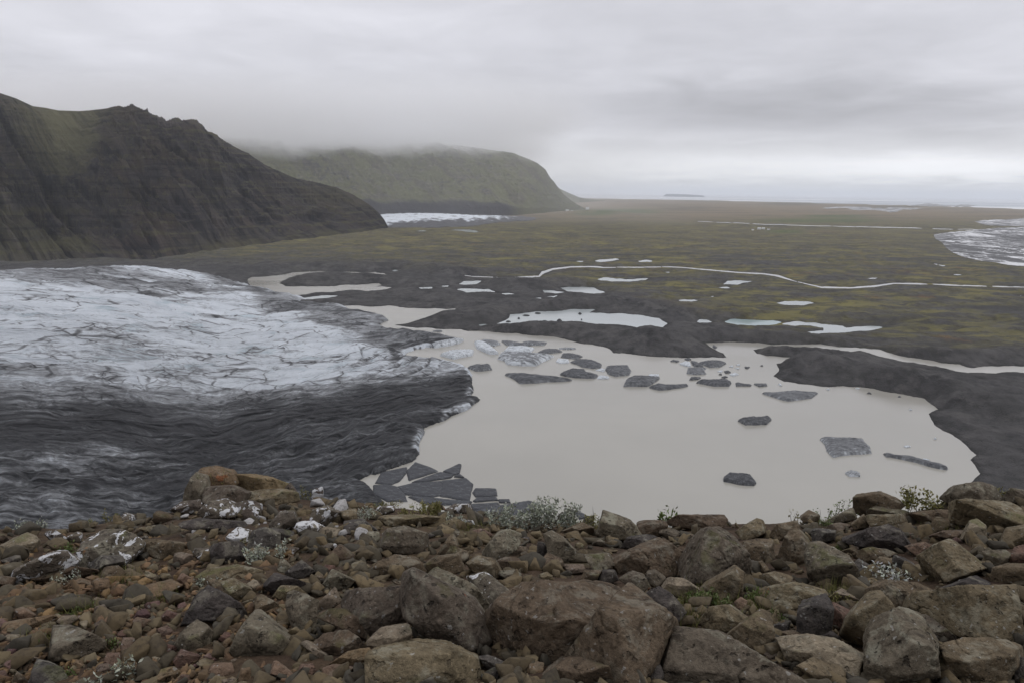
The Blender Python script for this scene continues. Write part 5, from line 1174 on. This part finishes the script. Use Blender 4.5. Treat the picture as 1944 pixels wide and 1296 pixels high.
# ---- smaller rocks that fill the gaps between the traced ones
def filler():
    rs = np.random.RandomState(77); cen = np.array([(p.min(0) + p.max(0)) / 2 for _, _, p in TR]); half = np.array([np.ptp(p, 0) / 2 for _, _, p in TR])
    placed = []; tries = 0
    nick = [n for _, n, _ in TR]
    while len(placed) < 128 and tries < 40000:
        tries += 1; x, y = rs.uniform(-10, 1950), rs.uniform(955, 1292)
        if y < np.interp(x, *zip(*[(a, b + 10) for a, b in CREST_PX])): continue
        leftlow = x < 520 and y > 1095
        w = rs.uniform(24, 48) if leftlow else rs.uniform(42, 92) * (0.72 + 0.3 * (y - 955) / 337)
        h = w * rs.uniform(0.45, 0.9)
        gx_, gy_ = np.meshgrid(np.linspace(x - w / 2, x + w / 2, 9), np.linspace(y - h / 2, y + h / 2, 7))
        if covered(gx_, gy_).mean() > 0.22: 
            w, h = w * 0.55, h * 0.55; gx_, gy_ = np.meshgrid(np.linspace(x - w / 2, x + w / 2, 9), np.linspace(y - h / 2, y + h / 2, 7))
            if covered(gx_, gy_).mean() > 0.22: continue
        if any(abs(px - x) < (pw + w) * 0.40 and abs(py - y) < (ph + h) * 0.36 for px, py, pw, ph, _ in placed): continue
        n = rs.randint(5, 8); a = np.sort(rs.uniform(0, 2 * math.pi, n) * 0.35 + np.linspace(0, 2 * math.pi, n, endpoint=False)); r = rs.uniform(0.8, 1.08, n)
        poly = np.stack([x + w / 2 * r * np.cos(a), y + h / 2 * r * np.sin(a)], 1)
        if x < 640 and y < 1060: m = rs.choice(list('wwwwbdt'))
        elif leftlow: m = rs.choice(list('rrrptotb'))
        else: m = rs.choice(list('bbbbgdtrbo'))
        placed.append((x, y, w, h, m)); ob = rock('rock', poly, m, 900 + len(placed))
        # a true, findable description: size, colour and where it lies next to the nearest described boulder
        order = np.argsort(((cen - [x, y]) ** 2).sum(1)); lab = None
        for j in order[:14]:
            dx, dy = x - cen[j, 0], y - cen[j, 1]
            rel = ('left of' if dx < 0 else 'right of') if abs(dx) / max(half[j, 0], 1) > abs(dy) / max(half[j, 1], 1) else ('behind' if dy < 0 else 'in front of')
            nk = nick[j].split(',')[0]
            for adj in ('small', 'little', 'angular'):
                adj2 = adj if w < 45 else {'small': 'mid-sized', 'little': 'squarish', 'angular': 'angular'}[adj]
                l = f"{adj2} {COLW[m]} stone {rel} the {nk}"
                if len(l.split()) <= 16 and l not in used_labels: lab = l; break
            if lab: break
        used_labels.add(lab); tag(ob, lab, 'rock', 'boulders and rocks on the near hillside')
filler()
def rubble():
    """loose stones nobody could count, one object"""
    rs = np.random.RandomState(5); Vs, Fs, Cs = [], [], []; base = 0; shapes = []
    import bmesh
    for k in range(36):
        bm = bmesh.new()
        q = rs.randn(rs.randint(9, 15), 3); q /= np.linalg.norm(q, axis=1, keepdims=True); q *= rs.uniform(0.75, 1.05, (len(q), 1))
        for a in q: bm.verts.new(a)
        r_ = bmesh.ops.convex_hull(bm, input=bm.verts[:]); bmesh.ops.delete(bm, geom=[v for v in bm.verts if not v.link_faces], context='VERTS')
        bmesh.ops.dissolve_limit(bm, angle_limit=0.35, verts=bm.verts[:], edges=bm.edges[:])
        bmesh.ops.bevel(bm, geom=bm.edges[:], offset=0.07, segments=1, profile=0.5, affect='EDGES')
        bmesh.ops.triangulate(bm, faces=bm.faces[:]); bm.verts.index_update()
        X = np.array([v.co[:] for v in bm.verts]); F = np.array([[v.index for v in f.verts] for f in bm.faces], np.int32); bm.free(); shapes.append((X, F))
    n = 20000; px = np.where(rs.rand(n) < 0.86, rs.uniform(-60, 2004, n), rs.choice([-1, 1], n) * rs.uniform(1030, 1700, n) + 972); py = rs.uniform(930, 1330, n)
    left = (px < 560); keepp = rs.rand(n) < np.where(left, 1.0, 0.62); keepp &= py > np.interp(px, *zip(*CREST_PX)) + 3; keepp &= ~((px < 215) & (py < 1062) & (rs.rand(n) < 0.72))
    px, py, left = px[keepp], py[keepp], left[keepp]; P, t = hill_hit(px, py)
    pal = {'r': [(0.120,0.072,0.048),(0.145,0.090,0.058),(0.10,0.066,0.044),(0.17,0.108,0.060),(0.115,0.090,0.064)], 'b': [(0.085,0.064,0.044),(0.105,0.077,0.050),(0.068,0.055,0.042),(0.115,0.087,0.058),(0.055,0.047,0.040)]}
    inf = covered(px, py)
    for i in range(len(px)):
        if inf[i]: continue
        red = left[i] and py[i] > 1020 and rs.rand() < 0.85
        bg = (not red) and rs.rand() < 0.42; s = rs.lognormal(1.75 if red else 2.9 if bg else 2.0, 0.45 if red else 0.35 if bg else 0.4); s = min(s, 15 if red else 30) * (0.75 if py[i] < 1030 else 1)
        while s > 4 and covered([px[i] - s * .8, px[i] + s * .8, px[i], px[i]], [py[i], py[i], py[i] - s, py[i] + s * .5]).sum() > 1: s *= 0.75
        s = s / FPX * t[i]
        X, F = shapes[rs.randint(len(shapes))]
        A = np.linalg.qr(rs.randn(3, 3))[0]; sc = np.array([1.25, 1.0, 0.7]) * rs.uniform(0.75, 1.25, 3)
        Y = (X * sc * s) @ A.T; Y[:, 2] *= 0.8; c = P[i].copy(); c[2] = hill(c[0], c[1]) + s * rs.uniform(0.0, 0.55)
        Vs.append(Y + c); Fs.append(F + base); base += len(X); col = np.array(pal['r' if red else 'b'][rs.randint(5)]) * (1.0, 1.03, 0.90) * rs.uniform(0.75, 1.25)
        if 340 < px[i] < 760 and py[i] < 1035 and rs.rand() < 0.07: col = np.array([0.30, 0.29, 0.28])
        Cs.append(np.tile(col, (len(X), 1)))
    t_ = NT('loose_stone'); v = t_.coord('Object'); f = t_.noise(v, 30, 6, 0.65); g = t_.noise(v, 9, 4)
    c = t_.mix(t_.tint(), (0.02, 0.015, 0.012), t_.ramp(f, 0.45, 0.75, 0, 0.7)); c = t_.mix(c, (0.2, 0.18, 0.14), t_.ramp(g, 0.62, 0.75, 0, 0.4))
    M = t_.done(c, 0.9, t_.bump(f, 0.5, 0.012), 0.2)
    o = mesh('rubble', np.concatenate(Vs), np.concatenate(Fs), M, col=np.concatenate(Cs), smooth=False); tag(o, kind='stuff')
rubble()

# ================================================================ PLANTS
def mat_leaf(name, a, b, tr=0.0):
    t = NT(name); v = t.coord('Object'); f = t.noise(v, 30, 3); c = t.mix(a, b, t.ramp(f, 0.35, 0.65)); c = t.mix(c, t.tint(), 0.45); return t.done(c, 0.6, None, 0.3)
LEAFM = {'silver': mat_leaf('silver_willow_leaf', (0.24, 0.26, 0.20), (0.32, 0.34, 0.28)), 'green': mat_leaf('green_leaf', (0.075, 0.105, 0.028), (0.12, 0.14, 0.04)),
         'olive': mat_leaf('olive_leaf', (0.13, 0.13, 0.04), (0.19, 0.17, 0.055)), 'white': mat_leaf('white_woolly_leaf', (0.38, 0.40, 0.36), (0.46, 0.48, 0.43))}
LT = {'silver': (0.30, 0.32, 0.26), 'green': (0.08, 0.12, 0.03), 'olive': (0.17, 0.16, 0.05), 'white': (0.44, 0.46, 0.42)}
t_ = NT('woody_stem'); M_STEM = t_.done((0.075, 0.048, 0.032), 0.85)
def plant(name, x, yb, w, h, kind, seed, label, cat, leafpx=6.0, n=260, tall=1.0):
    rs = np.random.RandomState(seed); B, t = hill_hit([x], [yb]); B, t = B[0], t[0]; k = t / FPX; W2, Hh = w * k / 2, h * k / 0.88
    B[2] = hill(B[0], B[1]) - 0.01 + max(0, (H - (H - B[2])) * 0)
    # where the base is hidden behind rocks the plant starts lower, at the soil
    dr = np.array([B[0], B[1], 0]) / math.hypot(B[0], B[1]); rt = np.array([dr[1], -dr[0], 0])
    vis = rays([x], [yb])[0] * t + [0, 0, H]; lift = max(0.0, vis[2] - B[2]); Hh += lift
    root = empty(name, tuple(B)); tag(root, label, cat, 'small plants between the rocks')
    SV, SF, LV, LF, LC = [], [], [], [], []
    ns = max(5, int(w / 7)); tips = []
    for i in range(ns):
        bx = rs.uniform(-0.8, 0.8) * W2; bd = rs.uniform(-0.35, 0.5) * W2 * 0.6; top = np.array([bx + rs.uniform(-.35, .35) * W2 * 0.6, bd, Hh * rs.uniform(0.55, 1.0) * (1 - 0.55 * (abs(bx) / W2) ** 2 if tall < 2 else 1)])
        pts = [np.array([bx * 0.75, bd, 0]) + (top - [bx * 0.75, bd, 0]) * s + rs.randn(3) * 0.03 * Hh * (s > 0) for s in np.linspace(0, 1, 6)]
        tips.append(pts); r0 = 0.0035
        for j, p in enumerate(pts):
            rr = r0 * (1 - 0.13 * j)
            for a in range(4): SV.append(B + rt * (p[0] + rr * math.cos(a * 1.57)) + dr * (p[1] + rr * math.sin(a * 1.57)) + np.array([0, 0, p[2]]))
        b0 = i * 24
        for j in range(5):
            for a in range(4): SF.append((b0 + j * 4 + a, b0 + j * 4 + (a + 1) % 4, b0 + (j + 1) * 4 + (a + 1) % 4, b0 + (j + 1) * 4 + a))
    ll = leafpx * k
    for i in range(n):
        pts = tips[rs.randint(ns)]; s = rs.uniform(0.15, 1) * 4.99; j = int(s); p = pts[j] + (pts[j + 1] - pts[j]) * (s - j)
        c = B + rt * p[0] + dr * p[1] + np.array([0, 0, p[2]]) + rs.randn(3) * ll * 0.45; c[2] = max(c[2], B[2] + 0.01)
        d = rs.randn(3) + [0, 0, 0.7]; d /= np.linalg.norm(d); e = np.cross(d, rs.randn(3)); e /= np.linalg.norm(e); nn = np.cross(d, e); L = ll * rs.uniform(0.6, 1.15); b = len(LV)
        LV += [c, c + d * L * .5 + e * L * .2 + nn * L * .06, c + d * L, c + d * L * .5 - e * L * .2 + nn * L * .06]; LF += [(b, b + 1, b + 2), (b, b + 2, b + 3)]
        LC += [np.array(LT[kind]) * rs.uniform(0.55, 1.3) * (1, rs.uniform(.85, 1.1), rs.uniform(.7, 1.2))] * 4
    mesh('stem', SV, np.array(SF), M_STEM, loc=tuple(B)).parent = root; s_ = root.children[0]; s_.location = (0, 0, 0)
    f_ = mesh('foliage', np.array(LV), np.array(LF), LEAFM[kind], col=np.array(LC), loc=tuple(B), smooth=False); f_.parent = root; f_.location = (0, 0, 0)
    return root
PL = [
 ('willow_shrub',1045,1006,175,54,'silver',7.5,2400,'largest silver-grey willow shrub, on the crest left of the shark-fin rock','shrub'),
 ('willow_shrub',955,1004,90,46,'silver',7.5,1000,'silver-grey willow low on the left flank of the largest shrub','shrub'),
 ('willow_shrub',1115,1003,70,26,'olive',5,420,'yellow-green fringe of willow right of the largest shrub','shrub'),
 ('willow_shrub',800,985,110,34,'olive',6,800,'yellowish willow mat on the crest over the ice floes','shrub'),
 ('willow_shrub',855,999,90,24,'silver',5,420,'mixed grey and yellow willow mat below the crest mat','shrub'),
 ('willow_shrub',515,1070,105,40,'silver',6,800,'grey willow patch in the middle of the left rocks','shrub'),
 ('willow_shrub',470,1040,60,18,'olive',5,240,'sparse pale willow beside the big bright white stone','shrub'),
 ('willow_shrub',690,985,70,22,'silver',5,320,'small grey willow left of the yellowish mat','shrub'),
 ('green_sprig',1264,988,46,24,'green',11,150,'green leafy sprig on the crest against the lagoon','plant'),
 ('willow_shrub',1745,972,70,42,'olive',8,420,'tallest leafy twig on the right crest against the water','shrub'),
 ('green_sprig',1605,978,30,34,'green',6,90,'upright green sprig left of the highest right block','plant'),
 ('green_sprig',1578,976,24,16,'green',6,50,'low green sprig next to the upright sprig','plant'),
 ('green_sprig',1553,975,20,12,'green',5,40,'tiny green sprig, middle of the three low ones','plant'),
 ('green_sprig',1510,976,26,8,'olive',5,50,'tiny yellowish sprig farthest left on the right crest','plant'),
 ('willow_shrub',1775,966,40,22,'olive',6,150,'leafy mat joining the tallest twig to the crest mound','shrub'),
 ('woolly_plant',1700,1102,110,22,'white',7,260,'white woolly leaves between rocks on the right','plant'),
 ('woolly_plant',1640,1112,40,14,'white',7,70,'small white woolly tuft at the left end of the white leaves','plant'),
 ('woolly_plant',374,1178,26,22,'white',8,50,'white woolly sprig beside the dark triangular boulder','plant'),
 ('woolly_plant',215,1304,90,42,'silver',9,200,'silver-leaved plant at the bottom left of the frame','plant'),
 ('woolly_plant',390,1112,40,14,'silver',6,90,'faint silver plant above the dark triangular boulder','plant'),
 ('woolly_plant',125,1112,50,26,'silver',5,130,'silver plant under the flat slab on the far left','plant'),
 ('willow_shrub',60,1006,70,14,'silver',5,260,'silver willow low on the far left crest against dark ice','shrub'),
 ('willow_shrub',195,990,60,12,'olive',4,200,'olive plant on the left crest over the ice','shrub'),
 ('green_plant',1345,1152,95,28,'green',7,500,'bright green leafy clump between the peak and domed stone','plant'),
 ('green_plant',1440,1150,70,26,'green',7,330,'bright green clump left of the flat-topped slab','plant'),
 ('green_plant',1465,1180,50,20,'green',6,200,'lower green clump under the flat-topped slab','plant'),
 ('green_plant',1590,1145,60,20,'olive',5,220,'grassy green tuft right of the flat-topped slab','plant'),
 ('green_plant',1600,1045,34,10,'green',4,160,'moss-green cushion in the gap by the pitted boulder','plant'),
 ('green_plant',1575,1002,46,12,'green',5,120,'low green tuft beneath the leaning crest slab','plant'),
 ('green_plant',140,1165,60,12,'green',4,240,'green cushion above the long ochre slab','plant'),
 ('green_plant',190,1172,34,9,'green',4,160,'dark green cushion right of the long ochre slab','plant'),
 ('green_plant',50,1240,40,18,'green',5,120,'green plant among rubble near the left edge','plant'),
 ('green_plant',215,1232,36,20,'green',5,110,'green tuft left of the pinkish split stone','plant'),
 ('green_plant',140,1286,46,16,'green',5,150,'green patch beside the dark bottom left mound','plant'),
 ('green_plant',135,1050,50,18,'green',5,220,'moss-green tuft behind the white-edged slab','plant'),
 ('green_plant',1910,945,60,14,'olive',4,260,'yellow-green moss on top of the right crest end','plant'),
 ('green_plant',575,934,56,10,'olive',4,260,'yellow-green moss strip on the left crest ridge','plant'),
 ('green_plant',740,962,56,10,'olive',4,220,'yellow-green strip on the crest before the cracked raft','plant'),
 ('green_plant',420,893,60,6,'olive',3,200,'yellow moss cap on top of the crest outcrop','plant'),
 ('green_plant',1305,1190,60,14,'olive',4,160,'dry mossy tuft left of the domed brown stone','plant'),
 ('green_plant',1245,1230,24,30,'green',4,90,'green moss in the crack right of the giant boulder','plant'),
]
for i, (nm, x, y, w, h, kd, lp, n, lab, cat) in enumerate(PL): plant(nm, x, y, w, h, kd, 50 + i, lab, cat, lp, n)
def grass_patch():
    rs = np.random.RandomState(9); V, F, C = [], [], []
    for (x, y, w, h, n) in [(1335,1140,60,16,900),(1440,1150,45,20,700),(1590,1130,40,16,400),(1300,1180,40,14,400),(1600,1040,22,6,200),(900,1000,60,10,400),(830,990,70,10,500),(150,1160,40,8,300),(560,938,50,6,300),(720,960,45,6,300),(1780,965,50,6,300),(1555,990,30,6,200),(1770,1010,50,10,300),(230,1100,60,20,300),(100,1220,50,20,300),(300,1140,60,14,250),(1270,1150,20,10,150),(1090,1000,40,8,300)]:
        px, py = x + rs.randn(n) * w * 0.45, y + rs.randn(n) * h * 0.45; P, t = hill_hit(px, py)
        for i in range(n):
            b = P[i].copy(); b[2] = hill(b[0], b[1]) - 0.01; L = rs.uniform(0.025, 0.09); d = rs.randn(3) * 0.35 + [0, 0, 1]; s = rs.randn(3); s[2] = 0; s *= 0.0022 / np.linalg.norm(s); k = len(V)
            V += [b - s, b + s, b + d * L]; F.append((k, k + 1, k + 2)); C += [np.array((0.12, 0.12, 0.035)) * rs.uniform(0.5, 1.5)] * 3
    t = NT('grass_blades'); M = t.done(t.tint(), 0.7); tag(mesh('grass', np.array(V), np.array(F), M, col=np.array(C), smooth=False), kind='stuff')
grass_patch()
